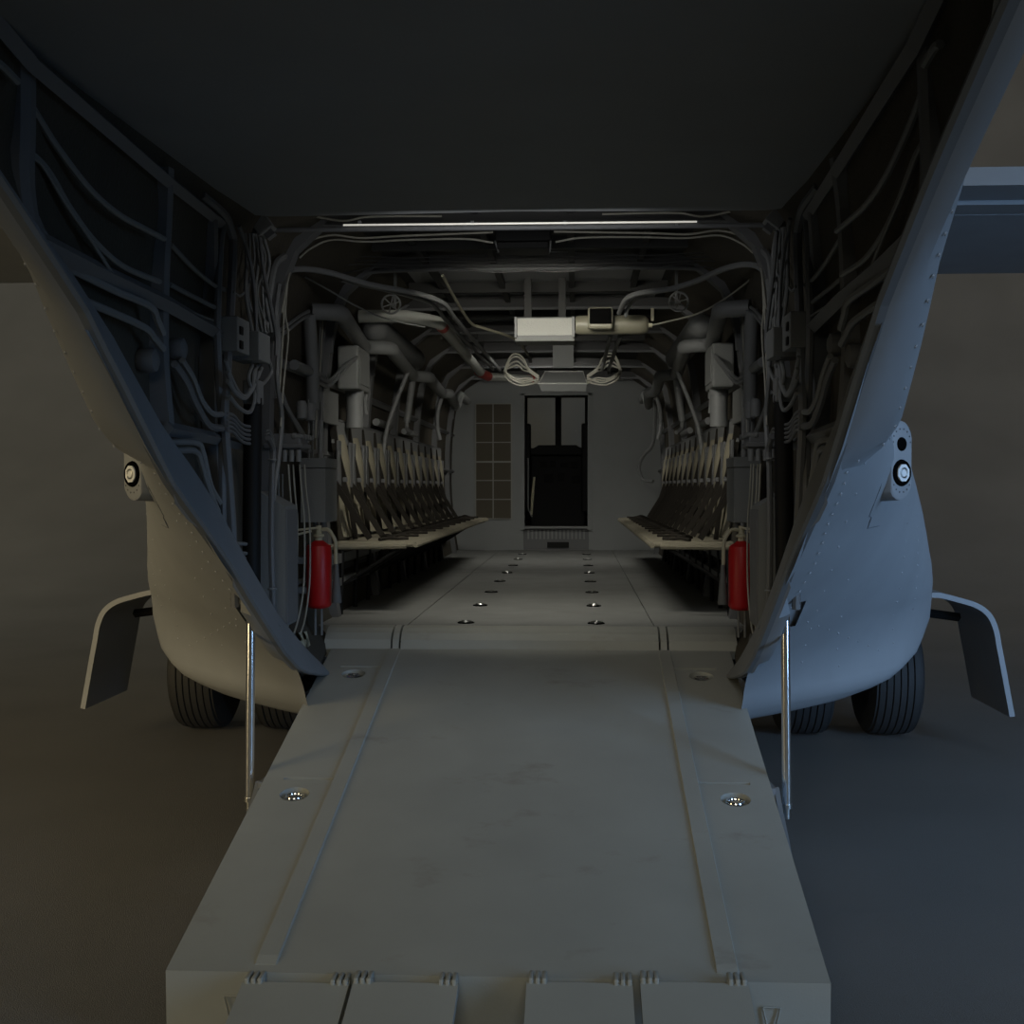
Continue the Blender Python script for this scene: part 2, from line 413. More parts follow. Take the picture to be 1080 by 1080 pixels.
# ------------------------------------------------------------------ cabin floor and hinge strip
ZF = -.676
b = MB(); b.box(-.6, .6, 6.035, YB+.12, ZF-.05, ZF)
fl = struct(b.build('floor', 'deck'), 'grey textured cabin deck running forward to the bulkhead', 'floor')
for s in (-1, 1):
    b = MB(); b.box(.606, 1.10, 6.035, YB, ZF-.05, ZF); b.build('side_deck', 'deck', fl, s=s, label='%s side strip of the cabin deck' % SIDE[s])
b = MB(); b.box(-1.1, 1.1, 6.04, YB, ZF-.07, ZF-.052); b.build('deck_underlay', 'black', fl)
hp = [(6.032, ZF), (5.98, ZF-.006), (5.93, ZF-.026), (5.895, ZF-.055), (5.88, ZF-.10), (5.90, ZF-.14), (6.03, ZF-.14)]
t = thing('hinge_fairing', 'curved grey hinge cover between the cabin deck and the ramp', 'hinge')
for x0, x1, lab in ((-.985, -.664, None), (-.616, .616, 'long middle section of the hinge cover'), (.664, .985, None)):
    b = MB(); b.prism(hp, x0, x1); b.build('fairing_panel', 'ramp', t, label=lab)
for s in (-1, 1):
    b = MB(); b.prism([(y-.004, z+.002) for y, z in hp], .625, .655); b.build('hinge_insert', 'ramp', t, s=s, label='narrow insert between dark slots')
b = MB(); b.box(-.97, .97, 5.93, 6.0, ZF-.13, ZF-.065); b.build('hinge_core', 'black', t)
# deck tie-down cups
def tiedown(x, y, R_, lab, grp):
    t = thing('tie_down_ring', lab, 'ring', grp)
    b = MB(); b.lathe([(R_, 0), (R_, .004), (R_*.86, .006), (R_*.8, .002), (.0, .0012)], (x, y, ZF+.0005), n=20); b.build('cup', 'pit', t)
    b = MB(); b.torus((x, y-.003, ZF+.007), R_*.62, .005, 'z', 20, 6); b.build('ring', 'steel', t)
    return t
for s in (-1, 1):
    for k in range(8):
        w = ['nearest', 'second', 'third', 'fourth', 'fifth', 'sixth', 'seventh', 'farthest'][k]
        tiedown(s*.324, 6.14+.905*k, .042, '%s flush tie-down ring from the ramp in the %s row on the cabin deck' % (w, SIDE[s]), 'deck tie-down rings')

# ------------------------------------------------------------------ ramp
A = Vector((0, 5.872, -.773)); B = Vector((0, 3.376, -1.348)); L = (B-A).length
v = (B-A).normalized(); w_ = Vector((-1, 0, 0)).cross(v); w_ = w_ if w_.z > 0 else -w_
RM = Matrix(((1, v.x, w_.x, A.x), (0, v.y, w_.y, A.y), (0, v.z, w_.z, A.z), (0, 0, 0, 1)))
def rp(x, vv, h=0): return RM @ Vector((x, vv, h))
def ramp_v(Y): return (5.872-Y)/abs(v.y)
ramp = thing('cargo_ramp', 'broad grey scuffed cargo ramp lowered from the cabin to the ground', 'ramp')
hw = lambda vv: .948-.030*vv/L
# plate with pockets cut out
b = MB(); nV = 12
bot = [(-.0, -.10), (L*.5, -.15), (L, -.13)]
T_, D_ = [], []
sec = []
for k in range(nV+1):
    vv = L*k/nV; h = hw(vv); d = .10+.06*math.sin(PI*k/nV*.9)
    p = [rp(-h, vv), rp(h, vv), rp(h, vv, -d), rp(-h, vv, -d)]
    if k == nV:                                      # vertical end face
        p[2] = Vector((h, B.y+.005, B.z-.165)); p[3] = Vector((-h, B.y+.005, B.z-.165))
    sec.append(p)
V = b.grid(sec, closed=True)
b.bm.faces.new(V[0]); b.bm.faces.new(V[-1][::-1])
plate = b.build('ramp_plate', 'ramp', ramp)
cut = MB()
cups = []
for s in (-1, 1):
    for (x, Y) in ((.784, 5.557), (.792, 4.413)):
        vv = ramp_v(Y); cups.append((s, x, vv))
        n = 28; r0 = []; r1 = []
        for k in range(n):
            a = 2*PI*k/n
            r0.append(cut.bm.verts.new(rp(s*x+.056*math.cos(a), vv+.056*math.sin(a), .02)))
            r1.append(cut.bm.verts.new(rp(s*x+.050*math.cos(a), vv+.050*math.sin(a), -.028)))
        for k in range(n): cut.bm.faces.new((r0[k], r0[(k+1)%n], r1[(k+1)%n], r1[k]))
        cut.bm.faces.new(r0); cut.bm.faces.new(r1[::-1])
    for (x0, x1, Y) in ((.67, .86, 5.645), (.67, .86, 4.535)):
        vv = ramp_v(Y); cut.box(min(s*x0, s*x1), max(s*x0, s*x1), vv-.008, vv+.012, -.012, .02, RM)
co = cut.build('cutter', 'ramp')
md = plate.modifiers.new('b', 'BOOLEAN'); md.operation = 'DIFFERENCE'; md.object = co; md.solver = 'EXACT'
bpy.context.view_layer.update()
me2 = bpy.data.meshes.new_from_object(plate.evaluated_get(bpy.context.evaluated_depsgraph_get()))
plate.modifiers.clear()
if len(me2.polygons) > 60: plate.data = me2
bpy.data.objects.remove(co)
for s in (-1, 1):
    b = MB(); rows = []
    for vv in [.0, .3, 1, 1.7, 2.3, L-.07, L-.035]:
        h = .008 if .1 < vv < L-.05 else .0025; c = .001
        xo = .667+.006*vv/L; xi = .615
        rows.append([rp(xi-.004, vv, -.002), rp(xi, vv, h), rp(xo, vv, h), rp(xo+.004, vv, -.002)])
    V = b.grid(rows, closed=True); b.bm.faces.new(V[0]); b.bm.faces.new(V[-1][::-1])
    b.build('guide_rail', 'ramp', ramp, s=s, label='low raised rail along the %s side of the ramp' % SIDE[s])
for k, (s, x, vv) in enumerate(cups):
    c = rp(s*x, vv, -.018); t = thing('cargo_ring', '%s chrome cargo ring sunk in a round pocket on the %s side of the ramp' % (('upper', 'lower')[k % 2], SIDE[s]), 'ring', 'cargo rings on the ramp')
    b = MB(); pts = [rp(s*x+.030*math.cos(a), vv+.030*math.sin(a), -.010+.005*math.sin(a)) for a in [2*PI*i/20 for i in range(21)]]
    b.tube(pts, .0055, 8); b.build('ring', 'chrome', t)
    b = MB(); rings = []
    for r_, h_ in ((.020, -.0275), (.020, -.014), (.013, -.009), (.001, -.008)):
        rings.append([rp(s*x+r_*math.cos(2*PI*i/16), vv+r_*math.sin(2*PI*i/16), h_) for i in range(16)])
    b.grid(rings, closed=True); b.sm = True; b.build('stud', 'steel', t)
    b = MB(); b.tube([rp(s*x-.018, vv+.01, -.006), rp(s*x+.018, vv+.01, -.006)], .005, 8); b.build('pin', 'chrome', t)
# small triangular pulls on the end face
for s in (-1, 1):
    b = MB(); yy = B.y-.004; z0 = aY(237,1050,B.y).z
    xo = .728 if s < 0 else .758
    b.tube([(xo-.024, yy, z0), (xo+.024, yy, z0), (xo+.006, yy-.002, z0-.075), (xo-.006, yy-.002, z0-.075), (xo-.024, yy, z0)], .0035, 6)
    b.build('pull_loop', 'ramp', ramp, s=s, label='thin triangular pull loop on the %s end of the ramp face' % SIDE[s])
# strut brackets on the ramp flanks
for s in (-1, 1):
    b = MB()
    P = [(4.60,-1.10),(4.55,-1.12),(4.50,-1.20),(4.34,-1.28),(4.18,-1.345),(4.13,-1.335),(4.14,-1.30),(4.30,-1.20),(4.45,-1.12),(4.52,-1.07)]
    b.prism([(y, z-.02) for y, z in P], .945, .962); b.prism([(4.62,-1.09),(4.50,-1.09),(4.46,-1.23),(4.66,-1.20)], .925, .947)
    b.build('strut_bracket', 'flange', ramp, s=s, label='forked bracket on the %s flank of the ramp' % SIDE[s])
# toe plates
for k, (a, c, lab) in enumerate(((256.5,368.5,'far left'), (373,483.5,'inner left'), (555.5,667,'inner right'), (675,789,'far right'))):
    t = thing('toe_plate', '%s hinged toe plate at the foot of the ramp' % lab, 'plate', 'toe plates hinged on the ramp end')
    x0, x1 = aY(a,1035,3.33).x, aY(c,1036,3.33).x
    b = MB(); top = aY(a, 1035, 3.325).z
    y0, y1, z1 = 3.325, 2.62, -H+.012
    b.prism([(y0, top), (y0, top-.03), (y1, z1-.008), (y1-.02, z1-.006), (y1, z1+.012)], x0, x1)
    b.build('plate', 'ramp', t)
    for f in (.105, .91) if k in (0, 2) else (.09, .90):
        xc_ = x0+(x1-x0)*f
        b = MB()
        for dx in (-.018, 0, .018): b.box(xc_+dx-.006, xc_+dx+.006, 3.315, 3.372, top-.03, top+.013, bev=.003)
        b.tube([(xc_-.026, 3.345, top-.006), (xc_+.026, 3.345, top-.006)], .009, 8)
        b.build('hinge', 'ramp', t)

# ------------------------------------------------------------------ raised upper cargo door
b = MB()
hwid = [(.9,.80),(1.5,.84),(2.39,.910),(3.24,.985),(4.0,1.03),(4.45,1.05),(4.58,1.035)]
zz = lambda Y: .912+(Y-2.4)*.050
pts = [(-x_, y_) for y_, x_ in [(-1.2,.72)]]
outline = [(x_, y_) for y_, x_ in hwid] + [(.92, 4.645), (.5, 4.635), (0, 4.60)]
outline = outline + [(-x_, y_) for x_, y_ in outline[-2::-1]]
n = len(outline)
lo = [b.bm.verts.new((x_, y_, zz(y_))) for x_, y_ in outline]; hi = [b.bm.verts.new((x_*.99, y_, zz(y_)+.055)) for x_, y_ in outline]
b.bm.faces.new(lo); b.bm.faces.new(hi[::-1])
for k in range(n): b.bm.faces.new((lo[k], lo[(k+1)%n], hi[(k+1)%n], hi[k]))
tag(b.build('upper_cargo_door', 'door'), 'broad dark grey cargo door raised flat under the tail roof', 'door')
# roof over everything
b = MB(); rows = []
for Y in (1.3, 2.5, 3.5, 4.6, 5.5, 9, YB+.05):
    rows.append([(x_*interp(Y, KK), Y, 1.19+.06*(1-(x_/.8)**2)) for x_ in (-.78, -.4, 0, .4, .78)])
b.grid(rows); rows2 = [[(p[0]*1.08, p[1], p[2]+.06) for p in r] for r in rows]; b.grid(rows2)
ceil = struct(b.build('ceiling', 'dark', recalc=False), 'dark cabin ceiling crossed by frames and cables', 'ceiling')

# ------------------------------------------------------------------ ceiling frames
for k, Y in enumerate((5.25, 6.42, 7.75, 8.95, 10.2, 11.5, 12.7)):
    zt = {0: 1.11, 1: 1.125}.get(k, 1.115); b = MB()
    P = [(-1.05, Y, .70), (-1.04, Y, .88), (-1.0, Y, 1.02), (-.89, Y, 1.10), (-.72, Y, zt), (0, Y, zt+.003), (.72, Y, zt), (.89, Y, 1.10), (1.0, Y, 1.02), (1.04, Y, .88), (1.05, Y, .70)]
    P = smooth(P, 5); rows = []
    cen = Vector((0, Y, .3))
    for p in P:
        d = (p-cen).normalized(); rows.append([p+Vector((0, -.03, 0)), p+Vector((0, .03, 0)), p+d*.08+Vector((0, .03, 0)), p+d*.08+Vector((0, -.03, 0))])
    V = b.grid(rows, closed=True); b.build('ceiling_frame', 'frame_shade', ceil)
    b = MB(); b.tube([p-(p-cen).normalized()*.004+Vector((0,-.03,0)) for p in P], .011, 7); b.build('frame_bead', 'frame', ceil)

# ------------------------------------------------------------------ ceiling equipment
t = thing('light_bar', 'long thin glowing light bar across the cabin mouth under the raised door', 'lamp')
b = MB(); b.tube([aY(362,237.4,4.88), aY(735,233.8,4.88)], .0036, 8); b.build('diffuser', 'led', t)
b = MB(); b.tube([aY(362,237.4,4.88)+Vector((-.30,.02,-.012)), aY(735,233.8,4.88)+Vector((.28,.02,-.012))], .010, 8); b.build('housing', 'frame', t)
b = MB()
for px in (379, 498, 596, 714):
    p = aY(px, 236, 4.885); b = MB(); b.box(p.x-.006, p.x+.006, p.y-.004, p.y+.02, p.z-.004, p.z+.012); b.build('clip', 'pipe', t)
# thin wires looping over the mouth, mirrored on both sides
up_w = [[(268,268),(285,245),(310,225),(330,228),(362,233),(385,229),(420,228),(466,228)],
        [(278,290),(290,262),(308,240),(325,232),(345,233),(372,231),(400,229),(450,227)],
        [(310,270),(325,255),(350,248),(380,251),(420,249),(470,247),(520,245)],
        [(316,272),(328,262),(350,253),(385,255),(430,253),(490,252),(520,256)]]
for k, P in enumerate(up_w):
    Y = 5.15+.08*k
    for s in (-1, 1):
        pts = []
        for px, py in P:
            p = aY(px, py, Y); pts.append((-p.x, p.y, p.z))
        cable(pts, .0045, '%s thin wire arching over the %s side of the cabin mouth' % (('outermost', 'second', 'third', 'innermost')[k], SIDE[s]), s, 'cablelt', group='wires over the cabin mouth')
for k, (px, py, zz_) in enumerate(((360,271,0),(360,275,0),(360,279,0),(362,284,0))):
    for s in (-1, 1):
        pts = []
        off = [8,3,0,0,1,0,1,0] if k < 3 else [14,8,2,-3,0,-2,3,1]
        for q, X in enumerate((330,345,375,400,430,470,520,568)):
            p = aY(X, py+off[q], 6.1); pts.append((-p.x, p.y, p.z))
        cable(pts, .0034, '%s of four thin wires running along the second ceiling bay on the %s' % (('top', 'second', 'third', 'lowest')[k], SIDE[s]), s, m='frame_shade' if k != 2 else 'cabledk', group='wires in the second ceiling bay')  # wire greys darkened so the colour carries the unlit bay's shade
t = thing('ceiling_housing', 'black square housing behind the glowing light bar', 'box')
p0, p1 = aY(522,240,5.5), aY(581,262,5.5)
b = MB(); b.box(p0.x, p1.x, 5.5, 5.7, p1.z+.035, p0.z, bev=.006); b.build('body', 'black', t)
b = MB(); b.box(p0.x+.01, p1.x-.01, 5.49, 5.66, p1.z, p1.z+.03, bev=.004); b.build('lower_tray', 'black', t)
for px, q in ((522, (526,266)), (581, (580,266))):
    b = MB(); b.tube([aY(px,254,5.48), aY(q[0],q[1],5.52)], .004, 6); b.build('hanger_wire', 'pipe', t)
# dark stringers in the ceiling
for z, Y in ((1.16, 5.9), (1.16, 7.2), (1.16, 8.3), (1.16, 9.6)):
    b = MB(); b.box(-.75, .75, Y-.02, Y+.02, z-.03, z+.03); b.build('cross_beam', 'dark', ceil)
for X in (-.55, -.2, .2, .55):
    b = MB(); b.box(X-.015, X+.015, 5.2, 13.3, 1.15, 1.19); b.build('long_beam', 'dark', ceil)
# thick hoses swinging across the ceiling, both sides
hL = [aY(290,420,5.35), aY(287,360,5.35), aY(289,325,5.35), aY(298,293,5.35), aY(312,284,5.37), aY(345,287,5.5), aY(390,300,5.7), aY(430,307.5,5.9), aY(455,314,6.1), aY(470,322,6.4), aY(480,336,6.9), aY(505,365,8.2), aY(527,390,9.6)]
cable(hL, .0135, 'thick grey hose arching from the left wall to the centre ceiling box', 1, 'pipe', 'hose', 'hose')
cable([aY(360,295,5.62), aY(385,301,5.75), aY(420,309,5.95), aY(450,318,6.2), aY(463,328,6.6), aY(475,343,7.2), aY(520,390,9.6)], .0105, 'thinner grey hose running beside the thick left ceiling hose', 1, 'pipe', 'hose', 'hose')
hR = [aY(818,420,5.35), aY(822,360,5.35), aY(819,325,5.35), aY(808,290,5.35), aY(792,279,5.37), aY(765,283,5.5), aY(735,296,5.8), aY(705,305,5.95), aY(675,309,6.15), aY(660,316,6.35), aY(653,330,6.6)]
cable(hR, .0135, 'thick grey hose arching from the right wall to the gas bottle', 1, 'pipe', 'hose', 'hose')
cable([aY(712,305,6.0), aY(688,309,6.2), aY(670,315,6.4), aY(662,326,6.55), aY(660,333,6.6)], .0105, 'thinner grey hose curving down onto the gas bottle', 1, 'pipe', 'hose', 'hose')
for k, (a, c) in enumerate((((644,353),(635,390)), ((654,354),(642,390)))):
    cable([aY(a[0],a[1],6.9), aY(c[0],c[1],9.6)], .013, '%s of two straight grey pipes below the gas bottle' % ('left', 'right')[k], 1, 'pipe', 'pipe', 'pipe')
cable([aY(467,291,6.2), aY(480,315,6.7), aY(496,340,7.2), aY(510,346,7.3), aY(535,354,7.4), aY(548,362,7.6), aY(557,374,7.9)], .0085, 'bent olive rod hanging left of the white faced box', 1, 'olive', 'pipe', 'pipe')
# white duct with red bands
t = thing('air_duct', 'white air duct with red bands zigzagging under the ceiling', 'duct')
D = [Vector((-1.0,6.95,.965)), Vector((-.72,6.95,.965)), Vector((-.565,7.12,.95)), Vector((-.565,10.15,.945)), Vector((-.50,10.35,.925)), Vector((-.12,10.4,.91))]
b = MB(); b.tube(rounded(D[:3]+[Vector((-.565,7.25,.95))], .12, 5), .036, 16); b.build('duct_elbow', 'white', t)
b = MB(); b.tube([Vector((-.565,7.2,.95)), D[3]], .036, 16); b.build('duct_run', 'white', t)
b = MB(); b.tube(rounded(D[3:], .1, 5), [.036]*7+[.026], 16) if False else b.tube([D[3], D[4], D[5]], [.036,.036,.028], 16); b.build('duct_end', 'white', t)
b = MB(); b.tube([Vector((-.565,7.19,.95)), Vector((-.565,7.32,.95))], .038, 16); b.build('band', 'redband', t, label='red band at the near elbow')
b = MB(); b.tube([D[3]+Vector((-.012,-.03,0)), D[4]+Vector((-.01,-.02,0))], .038, 16); b.build('band', 'redband', t, label='red band at the far elbow')
b = MB(); b.tube([D[5]+Vector((-.08,0,.005)), D[5]+Vector((0,0,0))], .031, 16); b.build('band', 'redband', t, label='small red band at the duct end')
# white-faced box
Yb = 6.85; p0, p1 = aY(543,335.5,Yb), aY(606,360,Yb)
t = thing('ceiling_box', 'pale faced rectangular box hanging in the middle of the ceiling', 'box')
b = MB(); b.box(p0.x, p1.x, Yb, Yb+.2, p1.z+.002, p0.z+.004, bev=.004); b.build('body', 'box', t)
b = MB(); b.box(p0.x+.014, p1.x-.014, Yb-.006, Yb, p1.z+.034, p0.z-.003); b.build('face', 'boxlt', t, label='pale textured face')
for x_ in (p0.x, p1.x-.012):
    b = MB(); b.box(x_, x_+.012, Yb-.03, Yb, p1.z+.02, p0.z+.003); b.build('end_flange', 'pipe', t)
b = MB(); b.box(p0.x+.05, p0.x+.09, Yb+.05, Yb+.1, p0.z, 1.16); b.box(p1.x-.09, p1.x-.05, Yb+.05, Yb+.1, p0.z, 1.16); b.build('hanger', 'dark', t)
# gas bottle
Yc_ = 6.75
t = thing('gas_bottle', 'olive gas bottle lying across the ceiling right of the pale box', 'bottle')
pa, pb = aY(607,343,Yc_+.05), aY(684,343,Yc_+.05)
b = MB(); R_ = .052; Ln = pb.x-pa.x
b.lathe([(R_*.9, 0), (R_, .02), (R_, Ln-.05), (R_*.93, Ln-.02), (R_*.6, Ln), (.012, Ln+.004)], pa, 'x', 22); b.build('body', 'olive', t)
b = MB(); b.tube([aY(684,343,Yc_), aY(688,343,Yc_)], .012, 8); b.box(aY(687,0,Yc_).x, aY(690,0,Yc_).x, Yc_-.01, Yc_+.01, aY(0,344,Yc_).z, aY(0,331,Yc_).z); b.build('valve', 'cream', t)
b = MB(); p0, p1 = aY(620,324,Yc_-.06), aY(646.5,347,Yc_-.06)
b.box(p0.x, p1.x, Yc_-.075, Yc_-.02, p1.z, p0.z, bev=.014); b.build('bracket_collar', 'olive', t)
b = MB(); b.box(p0.x+.009, p1.x-.009, Yc_-.082, Yc_-.073, p1.z+.026, p0.z-.009, bev=.004); b.build('opening_shade', 'pit', t)  # solid black block standing for the shade inside the collar
cable([aY(687,343,Yc_), aY(705,339,6.6), aY(735,331,6.3), aY(760,318,6.1), aY(785,300,5.9), aY(797,288,5.7)], .0045, 'thin pale wire trailing from the gas bottle valve to the right wall', 1, 'cablelt', 'wire', 'wire')
cable([aY(275,262,5.4), aY(310,285,5.6), aY(345,305,5.8), aY(380,325,6.0), aY(410,337,6.3), aY(448,345,6.6)], .0045, 'thin wire sagging diagonally across the left ceiling corner', 1, 'cable', 'wire', 'wire')
# centre electrical box with its cable loops
Ye_ = 9.6
t = thing('electrical_box', 'shallow grey electrical box below the ceiling above the doorway', 'box')
q = lambda x_, y_, d=0: aY(x_, y_, Ye_+d)
b = MB()
b.faces_from([q(575,392,.25), q(615,392,.25), q(619,404.5), q(568,404.5), q(571,412.5,.03), q(618,412.5,.03), q(575,392,.4), q(615,392,.4), q(571,412,.4), q(618,412,.4)],
             [(0,1,2,3),(3,2,5,4),(0,6,7,1),(4,5,9,8),(6,8,9,7),(0,3,4,8,6),(1,7,9,5,2)]); b.build('body', 'box', t)
b = MB(); b.tube([q(568,404.5), q(619,404.5), q(615,392,.25), q(575,392,.25), q(568,404.5)], .006, 6); b.build('rim', 'boxlt', t)
b = MB(); x0, x1 = q(583,0,.4).x, q(605,0,.4).x; b.box(x0, x1, Ye_+.36, Ye_+.42, q(0,392,.4).z, 1.14); b.build('mount_plate', 'box', t)
for s in (-1, 1):
    for k in range(4):
        X = lambda d: q(593.5+s*d, 0).x
        z = lambda y_: q(594, y_).z
        r = [36, 33, 40, 30][k]; tp = [374, 379, 371, 383][k]; bt = [404, 402, 406.5, 400][k]
        pts = [(X(26), Ye_+.05, z(398+k*2)), (X(36), Ye_-.02, z(bt-1)), (X(45+k), Ye_-.05, z(bt)), (X(57+k*.6), Ye_-.06, z(bt-6)), (X(60+k*.7), Ye_, z(390)), (X(56), Ye_+.1, z(tp+3)), (X(49), Ye_+.15, z(tp)), (X(42), Ye_+.12, z(tp+6)), (X(36), Ye_+.08, z(388+k)), (X(26), Ye_+.1, z(395+k))]
        cable(pts, .0065, 'pale cable in the bundle looping out of the %s end of the centre electrical box' % SIDE[s], 1, 'cablelt', group='cable loops on the %s of the centre box' % SIDE[s])
# hand wheels and round ducts
for s in (-1, 1):
    t = thing('valve_wheel', 'small spoked valve wheel high on the %s side of the ceiling' % SIDE[s], 'wheel')
    c = (s*.765, 6.60, .98); b = MB(); b.torus(c, .050, .006, 'y', 24, 6); b.build('rim', 'pipe', t)
    b = MB()
    for i in range(3):
        a = PI*i/3+.3; b.tube([(c[0]-.048*math.cos(a), c[1], c[2]-.048*math.sin(a)), (c[0]+.048*math.cos(a), c[1], c[2]+.048*math.sin(a))], .004, 6)
    b.build('spokes', 'pipe', t)
    b = MB(); b.tube(rounded([c, (c[0], 6.75, c[2]), (c[0], 6.75, 1.17)], .04), .009, 8); b.build('stem', 'pipe', t)
    b = MB(); R_ = .078; x0 = .93
    b.lathe([(.03, -.04), (R_*.8, -.02), (R_, .03), (R_, 1.75), (R_*.85, 1.8), (.0, 1.82)], (x0, 7.05, .91), 'y', 20)
    o = b.build('round_duct', 'pipe', s=s); tag(o, 'fat round grey duct lying along the top of the %s cabin wall' % SIDE[s], 'duct')

# ------------------------------------------------------------------ wall equipment, built once per side
def both(fn):
    for s in (-1, 1): fn(s, SIDE[s])
def tail_items(s, n):
    X = 1.0
    cb = [([(33,112),(60,155),(95,200),(125,226),(150,240),(173,252)], .0085, .95, 'upper sagging cable between the first and second ribs of the %s tail wall'),
          ([(31,160),(50,180),(75,222),(100,255),(130,281),(168,297)], .0085, .965, 'lower sagging cable between the first and second ribs of the %s tail wall'),
          ([(31,164),(45,175),(70,216),(95,252),(118,288)], .005, .96, 'thin wire below the sagging cables of the %s tail wall'),
          ([(180,258),(205,284),(226,301),(238,306)], .008, 1.02, 'upper short cable behind the second rib of the %s tail wall'),
          ([(179,300),(200,311),(226,324)], .008, 1.02, 'lower short cable behind the second rib of the %s tail wall'),
          ([(132,304),(146,298),(158,306),(180,320),(225,338)], .0035, 1.0, 'thin looped wire above the mid stringer of the %s tail wall'),
          ([(-8,66),(0,68),(18,86)], .009, .91, 'short cable beyond the first rib near the top of the %s tail wall')]
    for P, r, X_, lab in cb: cable([W(a, c, X_) for a, c in P], r, lab % n, s)
    pp = [([(52,270),(70,281),(120,306),(158,323),(166,338),(172,352)], .011, .975, 'upper bent tube under the mid stringer of the %s tail wall'),
          ([(80,315),(100,322),(150,344),(162,356),(172,368)], .011, .98, 'lower bent tube under the mid stringer of the %s tail wall'),
          ([(178,466),(207,467),(214,478),(222,512),(232,530)], .010, .985, 'upper bent pipe below the low stringer of the %s tail wall'),
          ([(186,475),(206,476),(212,488),(220,515),(230,540)], .010, .985, 'lower bent pipe below the low stringer of the %s tail wall'),
          ([(184,384),(196,402),(206,425),(220,448),(234,452)], .012, .99, 'thick hose dropping from the round cap to the double tubes on the %s'),
          ([(192,380),(203,398),(213,423),(224,436),(234,437)], .010, .99, 'thinner hose beside the round cap hose on the %s'),
          ([(212,205),(236,226),(244,245),(246,262),(243,330),(239,400),(237,440),(241,500),(245,560),(248,640)], .016, .995, 'long curved tube nearest the cabin mouth on the %s wall'),
          ([(222,218),(234,236),(232,262),(229,340),(231,400),(234,455),(235,540),(237,612)], .014, 1.015, 'long straight tube behind the curved one on the %s wall'),
          ([(283,462),(288,475),(287,500),(286,570),(288,640),(291,690)], .012, .97, 'clamped conduit right beside the black actuator on the %s'),
          ([(262,475),(261,560),(262,640)], .006, 1.0, 'thin upright pipe left of the black actuator on the %s')]
    for P, r, X_, lab in pp:
        lab = lab % n
        lab = lab.replace('right beside', 'close beside').replace('left of the', 'behind the')
        cable([W(a, c, X_) for a, c in P], r, lab, s, 'frame' if r > .011 else 'pipe', 'pipe', 'pipe', sm=True)
    for a, c in ((287,485),(287,621)):
        b = MB(); p = W(a, c, .97); b.torus(p, .014, .005, 'z', 14, 6); tag(b.build('clamp_ring', 'pipe', s=s), '%s clamp ring on the conduit beside the %s actuator' % (('upper' if c < 500 else 'lower'), n), 'clamp')
    for a, c, lab in ((159,380,'front'), (189,368,'rear')):
        p = W(a, c, 1.01); b = MB(); b.lathe([(.026,.04),(.034,.03),(.037,.0),(.033,-.015),(.018,-.022),(0,-.022)], p, 'x', 16)
        tag(b.build('round_canister', 'frame', s=s), '%s one of two round grey caps on the %s tail wall' % (lab, n), 'cap')
    for py in (573, 583):
        b = MB(); b.tube([W(247,py,1.0), W(262,py+1,1.0)], .007, 8); tag(b.build('pipe', 'pipe', s=s), '%s short level pipe between the long tubes and the %s actuator' % (('upper' if py == 573 else 'lower'), n), 'pipe')
    # small tilted box at the top and the wires dropping from it
    p = W(276,236,.98); t = thing('tilted_box', 'small tilted grey box at the top %s corner of the cabin mouth' % n, 'box')
    Rm = Matrix.Translation(p) @ Matrix.Rotation(math.radians(38), 4, 'Y'); b = MB(); b.box(-.032,.032,-.04,.04,-.042,.042, Rm, bev=.004); b.build('body', 'box', t, s=s)
    b = MB(); b.box(-.018,.018,-.02,.02,-.065,-.042, Rm); b.build('socket', 'frame', t, s=s)
    for k in range(7):
        x0 = 258+k*3.2; x1 = 264+k*3.4
        P = [W(x0+2*math.sin(k), 246, .985), W(x0+2+k*.8, 275, .985), W(x1-5+5*math.sin(k*2.1), 310, .98), W(x1+2, 350, .975)]
        cable(P, .0048 if k % 3 else .007, 'thin upright wire bundled between the tilted box and %s connector block' % n, s, 'cable' if k % 2 else 'pipe', group='wires above the %s connector block' % n)
    for k, P in enumerate(([(252,238),(262,268),(268,305),(270,350),(268,372),(264,380)], [(274,250),(278,285),(285,320),(291,352),(291,375)])):
        cable([W(a, c, .965) for a, c in P], .008, '%s dark cable crossing in front of the %s connector block' % (('outer', 'inner')[k], n), s, 'frame')
    cable([W(a, c, .99) for a, c in ((300,270),(290,280),(284,310),(280,345),(278,352))], .014, 'flat pale strap rising from the %s connector block' % n, s, 'pipe', 'strap', 'strap')
    cable([W(a, c, .985) for a, c in ((246,308),(253,312),(259,306),(260,296))], .005, 'short hooked wire beside the long tubes on the %s' % n, s)
    # connector block
    t = thing('connector_block', 'grey two part connector block high beside the %s actuator' % n, 'box')
    a0, a1 = W(246,355,.985), W(264,355,.975)
    b = MB(); z0, z1 = W(255,375,.98).z, W(255,339,.98).z; b.box(.955, 1.04, 4.28, 4.44, z0, z1, bev=.004); rb = b.build('rear_block', 'box', t, s=s)
    b = MB(); b.box(.925, 1.03, 4.455, 4.62, z0-.012, z1-.03, bev=.004); b.build('front_block', 'box', t, s=s)
    for zz_ in (z1-.045, z1-.095):
        b = MB(); b.box(.949, .956, 4.30, 4.335, zz_-.016, zz_+.012); b.build('square_port', 'black', rb, s=s)
    # loops under the block
    loops = [[(274,384),(268,392),(266,408),(260,418),(252,414),(243,396),(238,380)], [(276,388),(270,402),(264,414),(257,420),(248,414),(240,402)], [(272,392),(269,410),(267,428),(262,435),(252,430),(242,418)],
             [(283,378),(286,392),(280,402),(272,408),(268,400),(270,386)], [(266,385),(262,398),(264,410),(258,418),(247,412),(240,392)]]
    for P in loops: cable([W(a, c, .965) for a, c in P], .0075, 'drooping cable in the tangle hanging under the %s connector block' % n, s, 'pipe', group='cable tangle under the %s connector block' % n)
